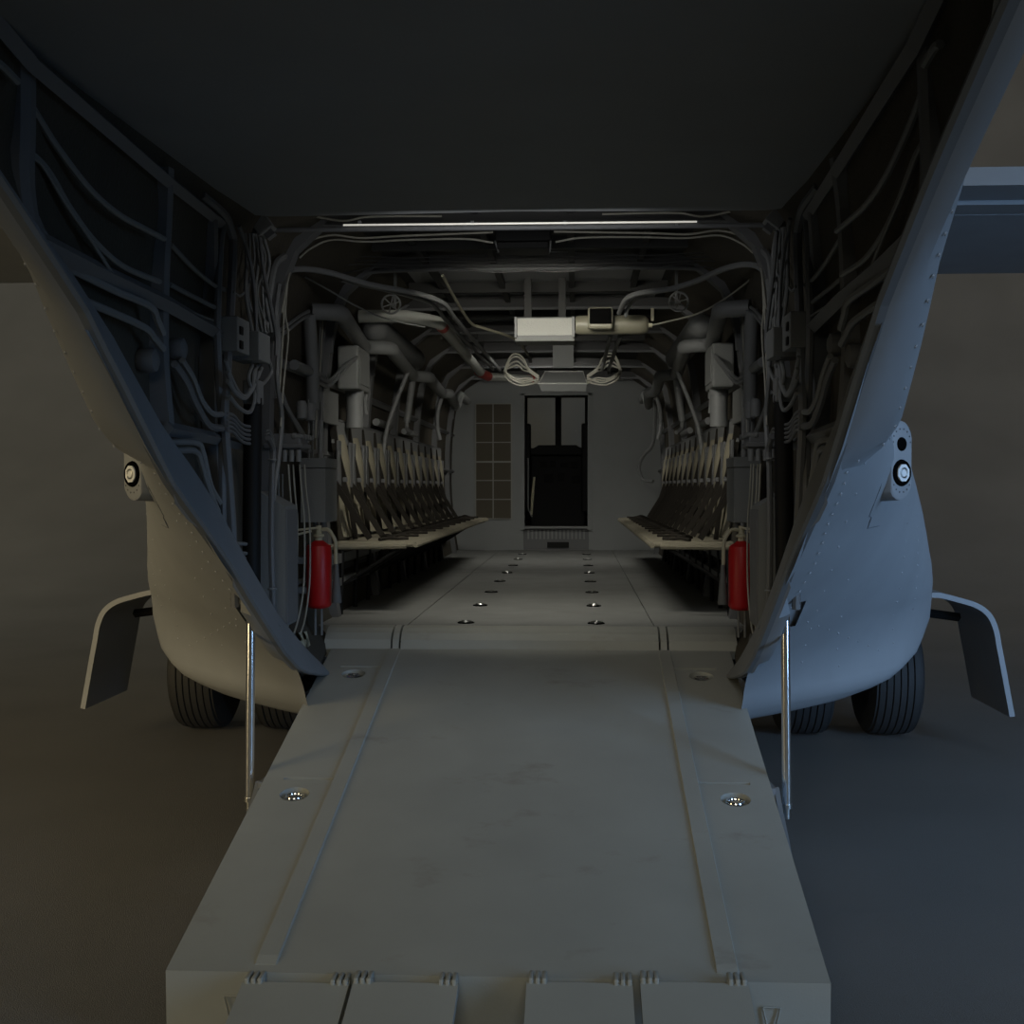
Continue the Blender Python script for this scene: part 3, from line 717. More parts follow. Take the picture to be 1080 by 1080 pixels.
    for k in range(5):
        y0 = 436+k*4.5
        cable([W(a, c, .985) for a, c in ((239,y0),(246,y0+2),(252,y0+9),(258,y0+13),(264,y0+14))], .006, 'wavy cable in the bundle beside the upper part of the %s actuator' % n, s, 'frame', group='wavy cables beside the %s actuator' % n)
    for k in range(4):
        y0 = 455+k*3.5
        cable([W(a, c, .985) for a, c in ((280,y0),(284,y0-1),(288,y0+6),(289,y0+16))], .004, 'tiny curled wire in the cluster beside the %s conduit' % n, s, 'cable', group='curled wires beside the %s conduit' % n)
    # actuator strut
    t = thing('ramp_actuator', 'black actuator with a bright chrome rod holding the %s side of the ramp' % n, 'actuator')
    top, bot_ = Vector((.982, 4.58, .335)), Vector((.998, 4.562, -1.215))
    at = lambda f: top.lerp(bot_, f)
    b = MB(); b.tube([at(.0), at(.455)], .034, 20); b.build('cylinder', 'black', t, s=s)
    b = MB(); b.tube([at(.455), at(.462)], .026, 20); b.build('gland', 'steel', t, s=s)
    b = MB(); b.tube([at(.46), at(.965)], .0165, 24); b.build('rod', 'chrome', t, s=s, label='polished chrome rod')
    b = MB(); b.tube([at(.965), at(.975)], .020, 16); b.tube([at(.975), at(1.0)], .012, 12); b.build('rod_end', 'steel', t, s=s)
    b = MB(); b.box(.95, 1.01, 4.54, 4.62, .31, .40, bev=.006); b.build('end_fitting', 'pipe', t, s=s)
both(tail_items)

def cabin_items(s, n):
    # tall slanted panel box
    t = thing('panel_box', 'tall slanted grey panel box standing between the actuator and extinguisher on the %s' % n, 'box')
    b = MB(); x0, x1 = .945, 1.055
    zt, zb_ = -.04, -.56
    b.faces_from([Vector(p) for p in ((.945,4.93,-.075),(.945,5.13,-.075),(1.055,4.93,-.015),(1.055,5.13,-.015),(.945,4.93,zb_),(.945,5.13,zb_),(1.055,4.93,zb_-.02),(1.055,5.13,zb_-.02))],
                 [(0,1,3,2),(4,6,7,5),(0,4,5,1),(2,3,7,6),(0,2,6,4),(1,5,7,3)]); b.build('body', 'box', t, s=s)
    b = MB(); b.box(.938, .946, 4.935, 5.125, -.55, -.09, bev=.002); b.build('cover', 'frame', t, s=s)
    for k in range(3):
        cable([(1.02-.025*k, 4.99, -.57), (1.02-.025*k, 5.03, -.61), (1.01-.02*k, 5.12, -.645)], .008, 'short cable leaving the foot of the %s panel box' % n, s, 'frame', group='cables at the foot of the %s panel box' % n)
    # junction box
    t = thing('junction_box', 'rectangular grey junction box above the fire extinguisher on the %s' % n, 'box')
    b = MB(); b.box(.955, 1.075, 5.78, 6.06, -.165, .09, bev=.003); b.build('body', 'box', t, s=s)
    b = MB(); b.box(.952, 1.078, 5.775, 6.065, .093, .14, bev=.003); b.build('lid', 'box', t, s=s)
    b = MB(); b.tube([(1.02, 5.85, -.165), (1.02, 5.85, -.20)], .012, 8); b.tube([(.98, 5.85, -.165), (.98, 5.85, -.20)], .014, 8); b.build('gland', 'frame', t, s=s)
    # manifold with round fittings
    t = thing('cable_manifold', 'cluster of round cable fittings on a ledge beside the %s junction box' % n, 'fitting')
    c = W(311,467,1.0); b = MB(); b.box(c.x-.055, 1.10, c.y-.13, c.y+.02, c.z-.035, c.z+.035, bev=.008); bkk = b.build('block', 'frame', t, s=s)
    b = MB(); b.box(c.x-.065, 1.10, c.y-.15, c.y+.03, c.z-.028, c.z-.008, bev=.004); b.build('ledge', 'frame', t, s=s)
    for k in range(4):
        b = MB(); b.tube([(c.x-.045+.03*k, c.y-.13, c.z-.035), (c.x-.045+.03*k, c.y-.13, c.z-.085)], .012, 10); b.build('lower_fitting', 'pipe', bkk, s=s)
    for k in range(5):
        b = MB(); b.lathe([(.012,0),(.012,.03),(.016,.032),(.016,.045),(.008,.05),(0,.05)], (c.x-.065, c.y-.12+.05*k, c.z+.022), 'x', 10); b.build('side_fitting', 'pipe', bkk, s=s)
    for k, a in enumerate((318, 327)):
        p = W(a, 431+k*2, 1.03); b = MB(); b.lathe([(.013,-.05),(.024,-.045),(.026,-.01),(.026,.02),(.018,.035),(0,.037)], p, 'z', 12)
        tag(b.build('round_canister', 'pipe', s=s), '%s small pale cap above the %s cable manifold' % (('nearer', 'farther')[k], n), 'cap')
    # pale wires dropping from the manifold
    for k, a in enumerate((304, 309, 316, 321)):
        P = [(a,490),(a+2,520),(a+4+k*.5,550),(a+3+k,600),(a+1+k,630),(a-6+2*k,655),(a-10+2*k,668)]
        cable([W(x_, y_, .985+.004*k) for x_, y_ in P], .0042, 'thin pale wire in the row hanging below the %s cable manifold' % n, s, 'cablelt', group='pale wires below the %s manifold' % n)
    for k, a in enumerate((294, 298)):
        cable([W(a, 500, 1.03), W(a, 535, 1.03)], .0035, 'short thin wire above the %s panel box' % n, s, 'cable', group='short wires above the %s panel box' % n)
    for k, P in enumerate(([(294,300),(291,330),(294,360),(292,400),(297,440),(294,480),(289,520),(287,545)], [(297,330),(303,298),(301,330),(304,352),(302,378),(299,405),(296,450)], [(310,270),(305,290),(300,315),(299,340),(297,375),(295,410)])):
        cable([W(x_, y_, 1.0) for x_, y_ in P], (.0105, .0042, .0042)[k], ('thick upright hose behind the black actuator on the %s', 'thin pale wire waving down in front of the %s hose', 'second pale wire beside the %s hose')[k] % n, s, ('pipe', 'cablelt', 'cablelt')[k])
    for k in range(2):
        cable([W(295+k*3, 416-k*2, 1.04), W(303+k*2, 432, 1.04), W(318+k*3, 458, 1.04)], .006 if k else .010, '%s of two slanting tubes above the %s cable manifold' % (('lower', 'upper')[k], n), s, 'pipe')
    # paired straight wires upright
    for k in range(3):
        P = [(338+2.4*k,338),(336+2.2*k,380),(333+2*k,420),(331+1.8*k,462)]
        cable([W(x_, y_, 1.04) for x_, y_ in P], .0042, 'thin wire in the upright trio beside the thick post pipe on the %s' % n, s, 'cablelt' if k == 1 else 'cable', group='upright wire trio on the %s' % n)
    for k in range(2):
        cable([W(290,352+k*6,1.02), W(303,343+k*6,1.02), W(318,332+k*5,1.03), W(326,328+k*5,1.03)], .008, '%s of two curved tubes joining the thick post pipe on the %s' % (('upper', 'lower')[k], n), s, 'pipe')
    for k in range(2):
        cable([W(336,398+k*5,1.03), W(345,402+k*5,1.02), W(353,397+k*5,1.0), W(362,387+k*4,.97), (.955, 6.62, .70-.0*k)], .009, '%s U-shaped cable feeding the hanging box on the %s' % (('upper', 'lower')[k], n), s, 'pipe')
    # post pipe, zigzag duct with its drop pipes
    t = thing('zigzag_duct', 'grey zigzag duct along the top of the %s cabin wall with a thick post' % n, 'duct')
    b = MB(); b.tube([W(326,331,1.045), W(329,380,1.05), W(330,432,1.055)], .032, 14); po = b.build('post', 'pipe', t, s=s)
    b = MB(); b.tube([W(330,432,1.055), W(328,458,1.055)], .017, 12); b.build('post_tip', 'pipe', po, s=s)
    Z = [(1.04,5.88,.842),(.905,5.93,.842),(.915,6.05,.835),(.985,7.02,.80),(.835,7.08,.80),(.845,7.2,.79),(.905,8.5,.77),(.795,8.56,.765),(.805,8.7,.76),(.85,9.85,.755),(.79,9.9,.75),(.80,10.0,.75),(.875,11.3,.74),(.86,11.5,.86),(.87,12.3,.86)]
    b = MB(); b.tube(rounded(Z, .05, 3), .040, 14); b.build('duct', 'pipe', t, s=s)
    for P, r in (([(.975,7.02,.80),(.985,7.02,.60),(.985,7.04,.50)], .020), ([(.985,7.04,.50),(.98,7.06,.42)], .012), ([(.90,8.5,.77),(.93,8.5,.55),(.945,8.5,.45)], .024), ([(.945,8.5,.45),(.94,8.5,.40),(.90,8.45,.37)], .014), ([(.85,9.9,.75),(.89,9.9,.6),(.89,9.9,.47),(.87,9.9,.38)], .018), ([(.86,8.0,.77),(1.0,8.0,.4),(1.04,8.0,.1)], .014)):
        b = MB(); b.tube(smooth(P, 4), r, 10); b.build('drop_pipe', 'pipe', t, s=s)
    for Y, z, lab in ((5.6,.56,'nearest'), (7.9,.42,'second'), (9.2,.42,'third')):
        b = MB(); b.tube([(1.06, Y, z), (1.06, Y+.6, z)], .024, 10); tag(b.build('pipe', 'pipe', s=s), '%s stout level pipe on the %s cabin wall above the seats' % (lab, n), 'pipe')
    # hanging box
    t = thing('hanging_box', 'grey equipment box hanging above the first seats on the %s cabin wall' % n, 'box')
    b = MB(); b.box(.945, 1.06, 6.62, 6.98, .53, .765, bev=.012); b.build('body', 'box', t, s=s)
    b = MB(); b.box(.94, .947, 6.65, 6.95, .56, .74, bev=.003); b.build('cover', 'box', t, s=s)
    b = MB(); b.tube([(1.0, 6.8, .53), (1.0, 6.8, .33)], .048, 16); lc = b.build('lower_canister', 'pipe', t, s=s)
    b = MB(); b.tube([(1.0, 6.8, .535), (1.0, 6.8, .50)], .052, 16); b.build('collar', 'pipe', lc, s=s)
    p = W(349,428,1.05); b = MB(); b.box(1.045, 1.065, p.y-.2, p.y+.18, .33, .50, bev=.003); tag(b.build('cover_plate', 'box', s=s), 'pale grey flat plate behind the canister on the %s wall' % n, 'panel')
    b = MB(); b.tube([W(338,443,1.04), W(338,470,1.04), W(338,484,1.04)], .014, 10); tag(b.build('pipe', 'pipe', s=s), 'upright pipe rising from the %s junction box beside the first seat' % n, 'pipe')
    for k in range(2):
        b = MB(); b.tube([W(325+5*k,420,1.05), W(326+4*k,484,1.03)], .0045, 6); tag(b.build('wire', 'cable', s=s), 'straight wire entering the top of the %s junction box' % n, 'wire', 'wires above the %s junction box' % n)
    # fire extinguisher
    t = thing('fire_extinguisher', 'red fire extinguisher hung on the %s wall at the cabin mouth' % n, 'extinguisher')
    c = Vector((.992, 5.80, 0)); R_ = .060
    b = MB(); b.lathe([(0,-.572),(.035,-.572),(.052,-.565),(R_,-.55),(R_,-.30),(R_*.93,-.275),(.03,-.258),(.020,-.25)], c, 'z', 28); b.build('cylinder', 'red', t, s=s)
    b = MB(); b.lathe([(.018,-.252),(.018,-.235),(.026,-.232),(.026,-.222),(.014,-.218),(.014,-.18),(0,-.18)], c, 'z', 14); vl = b.build('valve', 'cream', t, s=s)
    b = MB(); b.tube(rounded([c+Vector((0,0,-.20)), c+Vector((-.05,-.01,-.195)), c+Vector((-.085,-.02,-.25)), c+Vector((-.085,-.02,-.36))], .02, 3), .009, 8); b.build('hose', 'cream', t, s=s)
    b = MB(); b.lathe([(.010,-.36),(.012,-.40),(.024,-.54),(.022,-.545),(0,-.54)], c+Vector((-.088,-.02,0)), 'z', 14); b.build('nozzle_horn', 'frame', t, s=s)
    b = MB(); b.tube([c+Vector((.03,-.02,-.205)), c+Vector((.11,-.05,-.225)), c+Vector((.14,0,-.235))], .006, 6); b.tube([c+Vector((.0,-.02,-.19)), c+Vector((.1,-.05,-.20))], .006, 6); b.build('lever', 'cream', vl, s=s)
    b = MB(); b.box(c.x+.05, 1.12, 5.77, 5.83, -.36, -.33); b.box(c.x+.05, 1.12, 5.77, 5.83, -.50, -.47); b.build('wall_bracket', 'frame', t, s=s)
    for k in range(2):
        b = MB(); b.tube([(.98+.03*k, 5.8, -.575), (.98+.03*k, 5.8, -.70)], .006, 8); b.build('foot_rod', 'pipe', t, s=s)
    # small white card beyond the ramp corner
    Q = [W(a_, c_, 1.0) for a_, c_ in ((312,668),(323,666),(331,697),(322,699))]
    b = MB(); b.faces_from(Q+[q_+Vector((0, .012, 0)) for q_ in Q], [(0,1,2,3),(7,6,5,4),(0,4,5,1),(1,5,6,2),(2,6,7,3),(3,7,4,0)])
    tag(b.build('corner_plate', 'cream' if s < 0 else 'frame', s=s), 'small %s plate standing at the %s corner of the hinge' % ('pale' if s < 0 else 'grey', n), 'plate')
both(cabin_items)

# loop of hose near the far right corner of the cabin
cable([Vector((.99,12.2,.85)), Vector((1.0,12.4,.62)), Vector((.98,12.5,.42)), Vector((.90,12.6,.32)), Vector((.86,12.7,.20)), Vector((.90,12.7,.08)), Vector((1.0,12.6,.06))], .018, 'pale looped hose in the far right corner of the cabin', 1, 'pipe', 'hose', 'hose')

# ------------------------------------------------------------------ troop seats
PITCH_S, Y0, ZS = .432, 6.50, -.285
def make_seat(s):
    t = thing('troop_seat', '', 'seat')
    y0, y1 = 0, PITCH_S-.012
    yc = (y0+y1)/2
    def bl(b, name, m, parent=t, label=None): return b.build(name, m, parent, s=s, label=label)
    b = MB(); b.box(.615, 1.05, y0+.002, y1+.008, ZS-.03, ZS, bev=.012); bl(b, 'seat_pan', 'tan')
    b = MB(); b.tube([(.622, y0, ZS-.02), (.622, y1+.01, ZS-.02)], .014, 8); bl(b, 'front_tube', 'tan')
    # back cushion, tan
    b = MB(); rows = []
    for k in range(9):
        f = k/8; z = ZS+.02+(.55)*f; x = 1.0+.055*f+.012*math.sin(f*PI*2)
        wv = .012*math.sin(k*2.2)
        g = .05*f; rows.append([(x, y0+.08+wv+g, z), (x-.016, y0+.12+g, z), (x-.016, y1-.17-g, z), (x, y1-.13-wv-g, z), (x+.02, y1-.12-g, z), (x+.02, y0+.07+g, z)])
    V = b.grid(rows, closed=True); b.bm.faces.new(V[0]); b.bm.faces.new(V[-1][::-1]); b.sm = True; bl(b, 'back_cushion', 'tan')
    # grey header and side slings
    b = MB(); b.box(1.055, 1.075, y0+.015, y1-.005, .235, .355, bev=.004); bl(b, 'header', 'seatgrey')
    for ya in (y0+.012, y1-.075):
        b = MB(); b.box(1.03, 1.046, ya, ya+.062, .0, .25, bev=.003); bl(b, 'side_sling', 'frame')
    b = MB(); b.tube([(1.07, y0, .36), (1.07, y1+.012, .36)], .013, 8); bl(b, 'top_tube', 'frame')
    def strap(P, w, th=.022, name='strap'):
        b = MB(); P = [Vector(p) for p in P]; rows = []
        for i, p in enumerate(P):
            d = (P[min(i+1, len(P)-1)]-P[max(i-1, 0)]); d.y = 0; d.normalize(); q = Vector((-d.z, 0, d.x))*w/2; e = Vector((0, th/2, 0))
            rows.append([p-q-e, p+q-e, p+q+e, p-q+e])
        V = b.grid(rows, closed=True); b.bm.faces.new(V[0]); b.bm.faces.new(V[-1][::-1]); return bl(b, name, 'strap')
    strap([(1.068, y0+.02, .345), (1.052, y0+.03, .20), (1.022, y0+.10, .04)], .034)
    lap = strap([(1.028, y0+.09, .05), (.985, y0+.10, -.10), (.965, y0+.12, ZS+.006)], .024)
    strap([(1.055, y0+.015, .03), (.975, y0+.03, -.11), (.875, y0+.05, ZS+.012)], .030)
    b = MB(); b.box(1.0, 1.025, y0+.075, y0+.09, .03, .055, bev=.004); bl(b, 'buckle', 'frame', parent=lap)
    # loose lap belt lying on the pan
    b = MB(); b.tube(smooth([(.82, y0+.03, ZS+.008), (.78, y0+.10, ZS+.014), (.74, y0+.17, ZS+.008), (.69, y0+.20, ZS+.008)], 3), .010, 6); bl(b, 'lap_belt', 'strap')
    b = MB(); b.tube(smooth([(.86, y1-.05, ZS+.008), (.82, y1-.13, ZS+.02), (.77, y1-.17, ZS+.008)], 3), .010, 6); bl(b, 'lap_belt', 'strap')
    b = MB(); b.tube([(1.02, y0+.03, ZS-.03), (1.03, y0+.03, ZF)], .013, 8); bl(b, 'leg', 'black')
    b = MB(); b.tube([(.70, y0+.03, ZS-.03), (1.03, y0+.03, ZS-.24)], .009, 8); bl(b, 'brace', 'black')
    return t
ordn = ['nearest', 'second', 'third', 'fourth', 'fifth', 'sixth', 'seventh', 'eighth', 'ninth', 'tenth', 'eleventh', 'farthest']
for s in (-1, 1):
    proto = make_seat(s); kids = list(proto.children)
    for k in range(12):
        if k == 0: r = proto
        else:
            r = proto.copy(); C.objects.link(r)
            for c in kids:
                d = c.copy(); C.objects.link(d); d.parent = r
                for g in c.children:
                    e = g.copy(); C.objects.link(e); e.parent = d
        r.location.y = Y0+PITCH_S*k
        r['label'] = '%s troop seat from the ramp, tan with crossed black straps, %s wall' % (ordn[k], SIDE[s])
        r['group'] = 'troop seats along the %s wall' % SIDE[s]
for s in (-1, 1):
    n = SIDE[s]
    b = MB(); b.box(1.02, 1.05, 6.3, 12.2, -.40, -.35); b.box(1.02, 1.05, 6.3, 12.2, -.52, -.48)
    tag(b.build('wall_rail', 'frame', s=s), 'long grey double rail on the wall under the %s seats' % n, 'rail')
    b = MB(); b.tube([(.66, 6.40, ZS-.02), (1.06, 6.28, ZS-.02)], .015, 8); b.tube([(1.06, 6.28, ZS-.02), (1.09, 6.28, ZS-.02)], .02, 8)
    tag(b.build('end_tube', 'tan', s=s), 'tan tube closing the ramp end of the %s seat row' % n, 'rail')

# ------------------------------------------------------------------ sponsons
def sponson(s, n):
    t = thing('sponson', 'bulging grey %s sponson over the landing wheels' % n, 'sponson')
    b = MB(); rows = []; pk = []
    for z in sorted([a_[0] for a_ in RW]+[(a_[0]+c_[0])/2 for a_, c_ in zip(RW, RW[1:]) if abs((a_[0]+c_[0])/2+.45) > .03]+[-.412,-.53], reverse=True):
        r = [sp_pt(z, v_) for v_ in [0,.03,.06,.09]+[k_/16 for k_ in range(2, 17)]]
        for p_ in r:
            ze = interp(p_.y, ZE) if p_.y < 5.56 else -.8
            if z > ze: p_.x = max(p_.x, .94+(xin(p_.y, z)-.94)*min(1, (z-ze)/.12)+.02)
        pk.append((z, r[3]))
        e = r[-1]; r.append(Vector((e.x, max(e.y, 6.95), e.z)))
        zc_ = max(e.z, -.74); xc_ = min(e.x, 1.90) if e.z < -.6 else min(e.x, 1.98)
        r.append(Vector((xc_, 7.2, zc_))); r.append(Vector((xc_, 11.5, max(zc_, -.70))))
        rows.append(r)
    rows.append([Vector((min(p.x, 1.15), p.y, p.z+.01)) for p in rows[-1]])
    V = b.grid(rows); b.sm = True
    i0 = [k for k, q_ in enumerate(pk) if abs(q_[0]+.412) < 1e-6][0]; i1 = [k for k, q_ in enumerate(pk) if abs(q_[0]+.53) < 1e-6][0]
    kill = []
    for i in range(i0, i1):
        for k in range(3):
            f4 = {V[i][k], V[i][k+1], V[i+1][k], V[i+1][k+1]}
            kill += [f_ for f_ in V[i][k].link_faces if set(f_.verts) == f4]
    bmesh.ops.delete(b.bm, geom=kill, context='FACES_ONLY')
    # walls and floor of the pocket round the ramp rod
    edge = [V[i0][k].co.copy() for k in range(4)]+[V[i][3].co.copy() for i in range(i0+1, i1+1)]+[V[i1][k].co.copy() for k in (2, 1, 0)]
    off = Vector((.0, .16, -.01))
    b.build('shell', 'hull', t, s=s)
    b = MB(); b.grid([edge, [p_+off for p_ in edge]]); n_ = len(edge)
    b.bm.faces.new([b.bm.verts.new(p_+off) for p_ in edge]); b.build('rod_pocket', 'frame', t, s=s, label='dark pocket in the edge for the ramp rod')  # pocket's shade painted in as a darker grey than the shell
    # rivet lines
    b = MB()
    def riv(z, X):
        p = sp_find(z, X); q = sp_find(z, X+.02)-p; nrm = q.cross(Vector((0, 0, 1)))
        if nrm.y > 0: nrm = -nrm
        b.dome(p+nrm.normalized()*.0, .0065, nrm)
    for k in range(13):
        z = .16-.09*k; riv(z, 1.06+.012*k) if z > -.8 else None
    for k in range(9): riv(-.52-.035*k, 1.12+.075*k) if k < 8 else None
    for k in range(11): riv(.0-.075*k, 1.55+.02*k)
    for k in range(9): riv(-.12-.06*k, 1.72+.02*k)
    for k in range(6): riv(-.35-.09*k, 1.25+.03*k)
    b.build('rivets', 'hull', t, s=s, label='scattered small round rivets')
    # panel seam near the lamp
    b = MB(); P = [sp_find(z, X)+Vector((0, -.002, 0)) for z, X in ((.16,1.25),(.0,1.235),(-.10,1.23),(-.105,1.25),(-.145,1.25),(-.14,1.33))]
    b.tube(P, .0022, 5); b.build('panel_seam', 'flange', t, s=s)
    # lamp fairing: capsule shape pushed out of the shell
    cx, cz, yF = 1.331, .090, 4.275; hwX, hh = .056, .135; aF = math.radians(37)
    ex = Vector((math.cos(aF), math.sin(aF), 0)); dp = Vector((-math.sin(aF), math.cos(aF), 0))
    LM = Matrix(((ex.x, dp.x, 0, cx), (ex.y, dp.y, 0, yF), (0, 0, 1, cz), (0, 0, 0, 1)))
    def caps(k, N=28, sc=1):
        a = 2*PI*k/N; x_ = math.cos(a)*hwX*sc; z_ = math.sin(a)*hwX*sc
        return x_, z_+(hh-hwX)*(1 if math.sin(a) >= 0 else -1)*sc
    def local(b): 
        for v_ in b.bm.verts: v_.co = LM @ v_.co
        return b
    b = MB(); rows = []
    for d_, sc in ((0, .93), (.006, 1), (.10, 1.04), (.22, 1.0)):
        rows.append([(caps(k, sc=sc)[0], d_, caps(k, sc=sc)[1]) for k in range(28)])
    V = b.grid(rows, closed=True); b.bm.faces.new(V[0]); b.bm.faces.new(V[-1][::-1]); b.sm = True; fr = local(b).build('lamp_fairing', 'hull', t, s=s, label='upright oval lamp fairing')
    b = MB()
    for k in range(14):
        x_, z_ = caps(k*2, sc=.80); b.dome((x_, -.001, z_), .0035, (0, -1, 0))
    local(b).build('screws', 'frame', fr, s=s)
    lt = thing('tail_lamp', 'octagonal white tail lamp in a black ring on the %s sponson' % n, 'lamp')
    zl = -.042
    b = MB(); b.torus((0, .0, zl), .037, .009, 'y', 24, 8); b.lathe([(.037,0),(.037,.02),(0,.02)], (0, -.004, zl), 'y', 24); local(b).build('ring', 'pit', lt, s=s)
    b = MB(); n8 = [(.031*math.cos(PI/8+PI/4*k), zl+.031*math.sin(PI/8+PI/4*k)) for k in range(8)]; b.prism(n8, -.010, -.002, 'y'); lens = local(b).build('lens', 'lampglass', lt, s=s)
    b = MB(); b.torus((0, -.011, zl), .016, .003, 'y', 18, 6); local(b).build('lens_ring', 'steel', lens, s=s)
    b = MB(); b.lathe([(0,-.004),(.022,-.004),(.024,.0),(.024,.006)], (0, 0, .056), 'y', 20); local(b).build('sensor_disc', 'pit', fr, s=s, label='small black round sensor above the lamp')
    # landing gear door: curved panel swung out
    g = thing('gear_door', 'curved landing gear door hanging out beyond the %s sponson' % n, 'door')
    SEC = [(-q_.x, q_.z) for q_ in [aY(a_, c_, 7.3) for a_, c_ in ((176,622.5),(164,622.5),(156,623),(140,627),(121,633),(108,643),(101,658),(97.5,677),(94,696),(85,747))]]
    P = smooth([(x_, 0, z_) for x_, z_ in SEC], 4)
    b = MB(); rows = []
    for p in P: rows.append([(p.x, 7.31, p.z), (p.x, 7.99, p.z)])
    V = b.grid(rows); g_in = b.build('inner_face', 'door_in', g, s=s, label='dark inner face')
    b = MB(); rows = []
    nn = []
    for i, p in enumerate(P):
        d = (P[min(i+1, len(P)-1)]-P[max(i-1, 0)]).normalized(); nn.append(Vector((-d.z, 0, d.x)) if -d.z*1+d.x*0 >= -9 else None)
    for p, m_ in zip(P, nn):
        o_ = p+m_*.028*(-1 if m_.z < 0 or m_.x < 0 else 1)*(-1)
        rows.append([(p.x+m_.x*.002, 7.3, p.z+m_.z*.002), (o_.x, 7.3, o_.z), (o_.x, 8.0, o_.z), (p.x+m_.x*.002, 8.0, p.z+m_.z*.002)])
    V = b.grid(rows, closed=True); b.bm.faces.new(V[0]); b.bm.faces.new(V[-1][::-1]); b.build('outer_shell', 'hull', g, s=s)
    b = MB(); b.tube([(1.85, 7.5, -.69), (2.53, 7.58, -.785)], .026, 4); b.sm = False; b.build('brace', 'black', g, s=s)
    # wheels
    for X0, X1, lab in ((2.02, 2.33, 'outer'), (1.49, 1.80, 'inner')):
        w = thing('landing_wheel', '%s ribbed black landing wheel under the %s sponson' % (lab, n), 'wheel', 'main landing wheels')
        c = Vector(((X0+X1)/2, 7.92, -1.17)); R_ = .388; hwd = (X1-X0)/2; prof = [(.19,-hwd*.8),(.25,-hwd),(R_*.86,-hwd),(R_*.95,-hwd*.88)]
        for k in range(6):
            u0 = -.80+1.6*k/6; u1 = u0+1.6/6
            f = lambda u: R_*(1-.035*u*u)
            prof += [(f(u0)-.012, hwd*(u0+.0)), (f(u0), hwd*(u0+.03)), (f(u1), hwd*(u1-.03)), (f(u1)-.012, hwd*(u1-.001))]
        prof += [(R_*.95, hwd*.88), (R_*.86, hwd), (.25, hwd), (.19, hwd*.8)]
        b = MB(); b.lathe(prof, c, 'x', 56); b.build('tyre', 'rubber', w, s=s)
        b = MB(); b.lathe([(0,-hwd*.55),(.06,-hwd*.6),(.08,-hwd*.5),(.16,-hwd*.45),(.195,-hwd*.8),(.195,hwd*.8),(.16,hwd*.45),(.08,hwd*.5),(0,hwd*.6)], c, 'x', 32); b.build('hub', 'frame', w, s=s)
    b = MB(); b.tube([(1.55, 7.92, -1.17), (2.25, 7.92, -1.17)], .045, 12); b.tube([(1.91, 7.92, -1.17), (1.91, 8.02, -.68)], .055, 14); b.tube([(1.91, 7.70, -1.10), (1.91, 7.95, -.85)], .03, 10)
    tag(b.build('gear_leg', 'frame', s=s), 'grey gear leg and axle between the %s landing wheels' % n, 'leg')
both(sponson)
for s in (-1, 1):
    b = MB(); c = aY(856,741,6.2) ; b.lathe([(.0,-.035),(.03,-.03),(.045,-.01),(.05,.02),(.05,.04)], (1.42, 6.3, -1.01), 'z', 16)
    tag(b.build('drain_bulge', 'hull', s=s), 'small round cap under the belly of the %s sponson' % SIDE[s], 'cap')

# ------------------------------------------------------------------ wings
def wing(s, n):
    t = thing('wing', 'broad grey %s wing seen from below beyond the hull' % n, 'wing')
    zw = 1.50
    def row(X, dz=0): return [(6.62, zw+.155), (6.30, zw+.03), (6.36, zw-.07), (6.62, zw-.01), (7.3, zw+.0), (8.95, zw+.03), (9.15, zw+.14), (8.6, zw+.42), (7.2, zw+.44)]
    def sweep(P, X0, name, m, lab=None):
        b = MB(); rows = [[(X, y_, z_) for y_, z_ in P] for X in (X0, 3, 6.5)]
        V = b.grid(rows, closed=True); b.bm.faces.new(V[-1]); b.bm.faces.new(V[0][::-1]); b.build(name, m, t, s=s, label=lab)
    sweep(((6.92,1.485),(8.8,1.484),(9.1,1.58),(8.7,1.86),(7.3,1.80),(6.92,1.70)), .9, 'main_panel', 'hull')
    b = MB(); b.prism([(6.6,1.20),(6.45,1.45),(7.2,1.78),(8.8,1.85),(9.4,1.55),(9.3,1.20)], .0, 1.34); b.build('root_fairing', 'hull', t, s=s, label='fairing joining the wing to the roof')
    sweep(((6.22,1.480),(6.36,1.605),(6.62,1.655),(6.62,1.497)), 1.3, 'flap', 'hull', 'lit flap along the rear edge')
    sweep(((6.625,1.475),(6.915,1.487),(6.915,1.68),(6.625,1.64)), 1.3, 'flap_cove', 'hull')
both(wing)

# ------------------------------------------------------------------ lights
def area(name, loc, target, size, col, power, size_y=None, spread=None):
    l = bpy.data.lights.new(name, 'AREA'); l.energy = power; l.color = col; l.size = size
    if size_y: l.shape = 'RECTANGLE'; l.size_y = size_y
    if spread: l.spread = math.radians(spread)
    o = bpy.data.objects.new(name, l); C.objects.link(o)
    loc = Vector(loc)+Vector((0, 0, H)); target = Vector(target)+Vector((0, 0, H))
    o.location = loc; o.rotation_euler = (target-loc).to_track_quat('-Z', 'Y').to_euler()
    return o
area('warm_softbox', (-6.6, .4, .75), (-3.8, 6, -.6), 2.2, (1, .79, .44), 78, 4.5, spread=95)
area('blue_softbox', (6.6, -.2, .75), (3.4, 6, -.4), 2.2, (.36, .61, 1), 140, 4.5, spread=95)
area('cabin_lamp', (0, 5.64, .965), (0, 8.0, -.676), .6, (1, .96, .84), 9.5, .12, spread=104)
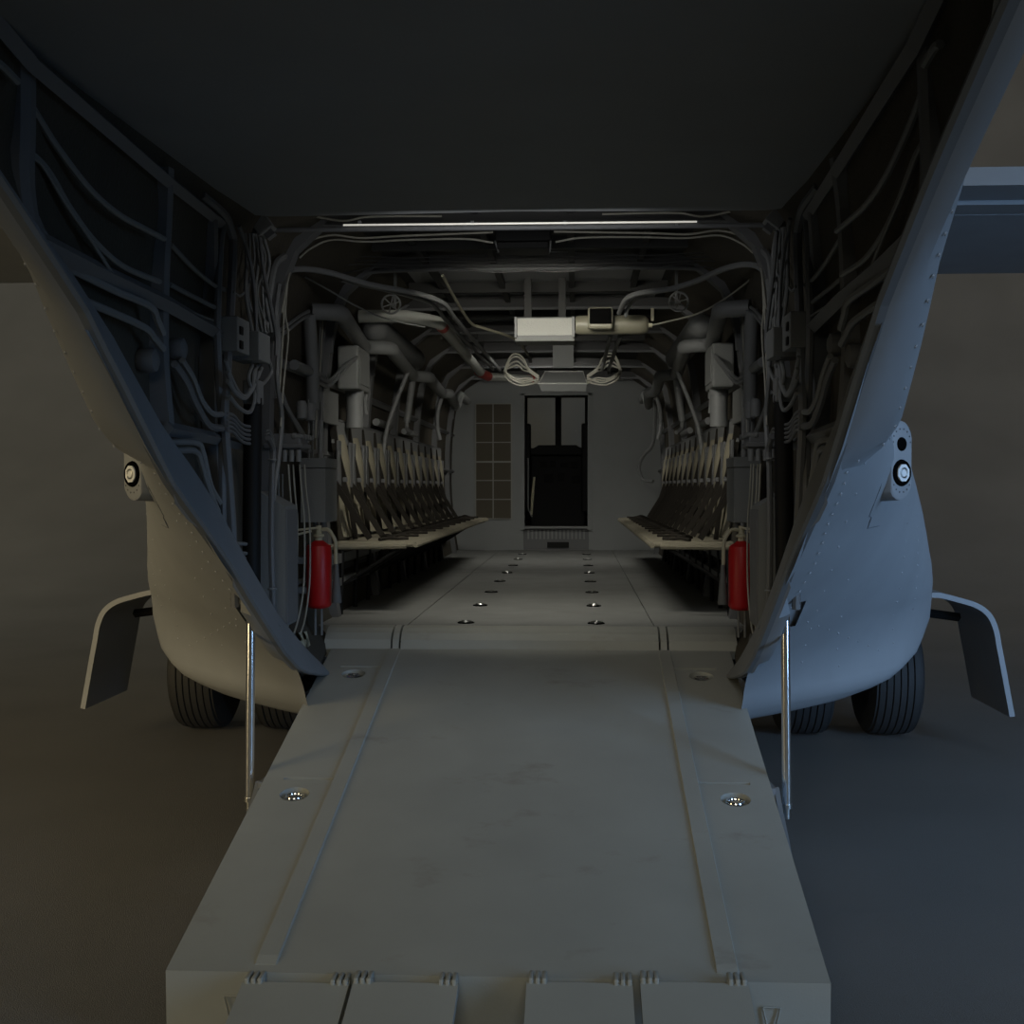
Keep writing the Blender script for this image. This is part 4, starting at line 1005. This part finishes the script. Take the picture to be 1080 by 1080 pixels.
area('cabin_lamp_middle', (0, 8.75, .98), (0, 10.6, -.4), .5, (1, .97, .88), 4, .2, spread=150)
area('cabin_lamp_forward', (0, 10.9, .98), (0, 12.6, -.676), .6, (1, .97, .88), 7, .2, spread=150)
area('backdrop_lamp_right', (13, 11, 6), (7, 24, 3), 9, (1, .96, .86), 370)
area('backdrop_lamp_left', (-13, 11, 6), (-7, 24, 2), 9, (1, .94, .74), 410)
area('mouth_fill', (0, 4.45, .90), (0, 6.0, -.5), .9, (.97, .98, 1), 3.2, .2)  # fill light added to brighten the cabin mouth, no fixture there
area('front_softbox', (.2, -4.0, 1.9), (0, 4.8, -.8), 3.0, (1, .96, .80), 98, 1.8)
area('overhead_softbox_right', (6, 2.5, 7), (3.5, 7.5, 1), 2.5, (.70, .85, 1), 42)
area('overhead_softbox_left', (-6, 2.5, 7), (-3.5, 7.5, 1), 2.5, (1, .93, .78), 22)
w = bpy.data.worlds.new('world'); bpy.context.scene.world = w; w.use_nodes = True
bg = w.node_tree.nodes['Background']; bg.inputs['Color'].default_value = (.9, .95, 1, 1); bg.inputs['Strength'].default_value = .02
vs = bpy.context.scene.view_settings; vs.view_transform = 'Standard'; vs.look = 'None'; vs.gamma = 1; vs.exposure = 0

# ------------------------------------------------------------------ put every origin at the thing's base
bpy.context.view_layer.update()
done = set()
for o in list(C.objects):
    if o.parent or o.type in ('CAMERA', 'LIGHT'): continue
    if o.type == 'MESH':
        vs_ = o.data.vertices; xs = [v.co.x for v in vs_]; ys = [v.co.y for v in vs_]; zs = [v.co.z for v in vs_]
        base = Vector(((min(xs)+max(xs))/2, (min(ys)+max(ys))/2, min(zs)))
        if o.children or o.name.startswith(('wall', 'floor', 'ceiling')): continue
        o.data.transform(Matrix.Translation(-base)); o.location = o.location+base
    else:
        xs, ys, zs = [], [], []
        for c in o.children:
            for q in c.bound_box: xs.append(q[0]); ys.append(q[1]); zs.append(q[2])
        if not xs: continue
        base = Vector(((min(xs)+max(xs))/2, (min(ys)+max(ys))/2, min(zs)))
        o.location = o.location+base
        for c in o.children: c.location = c.location-base
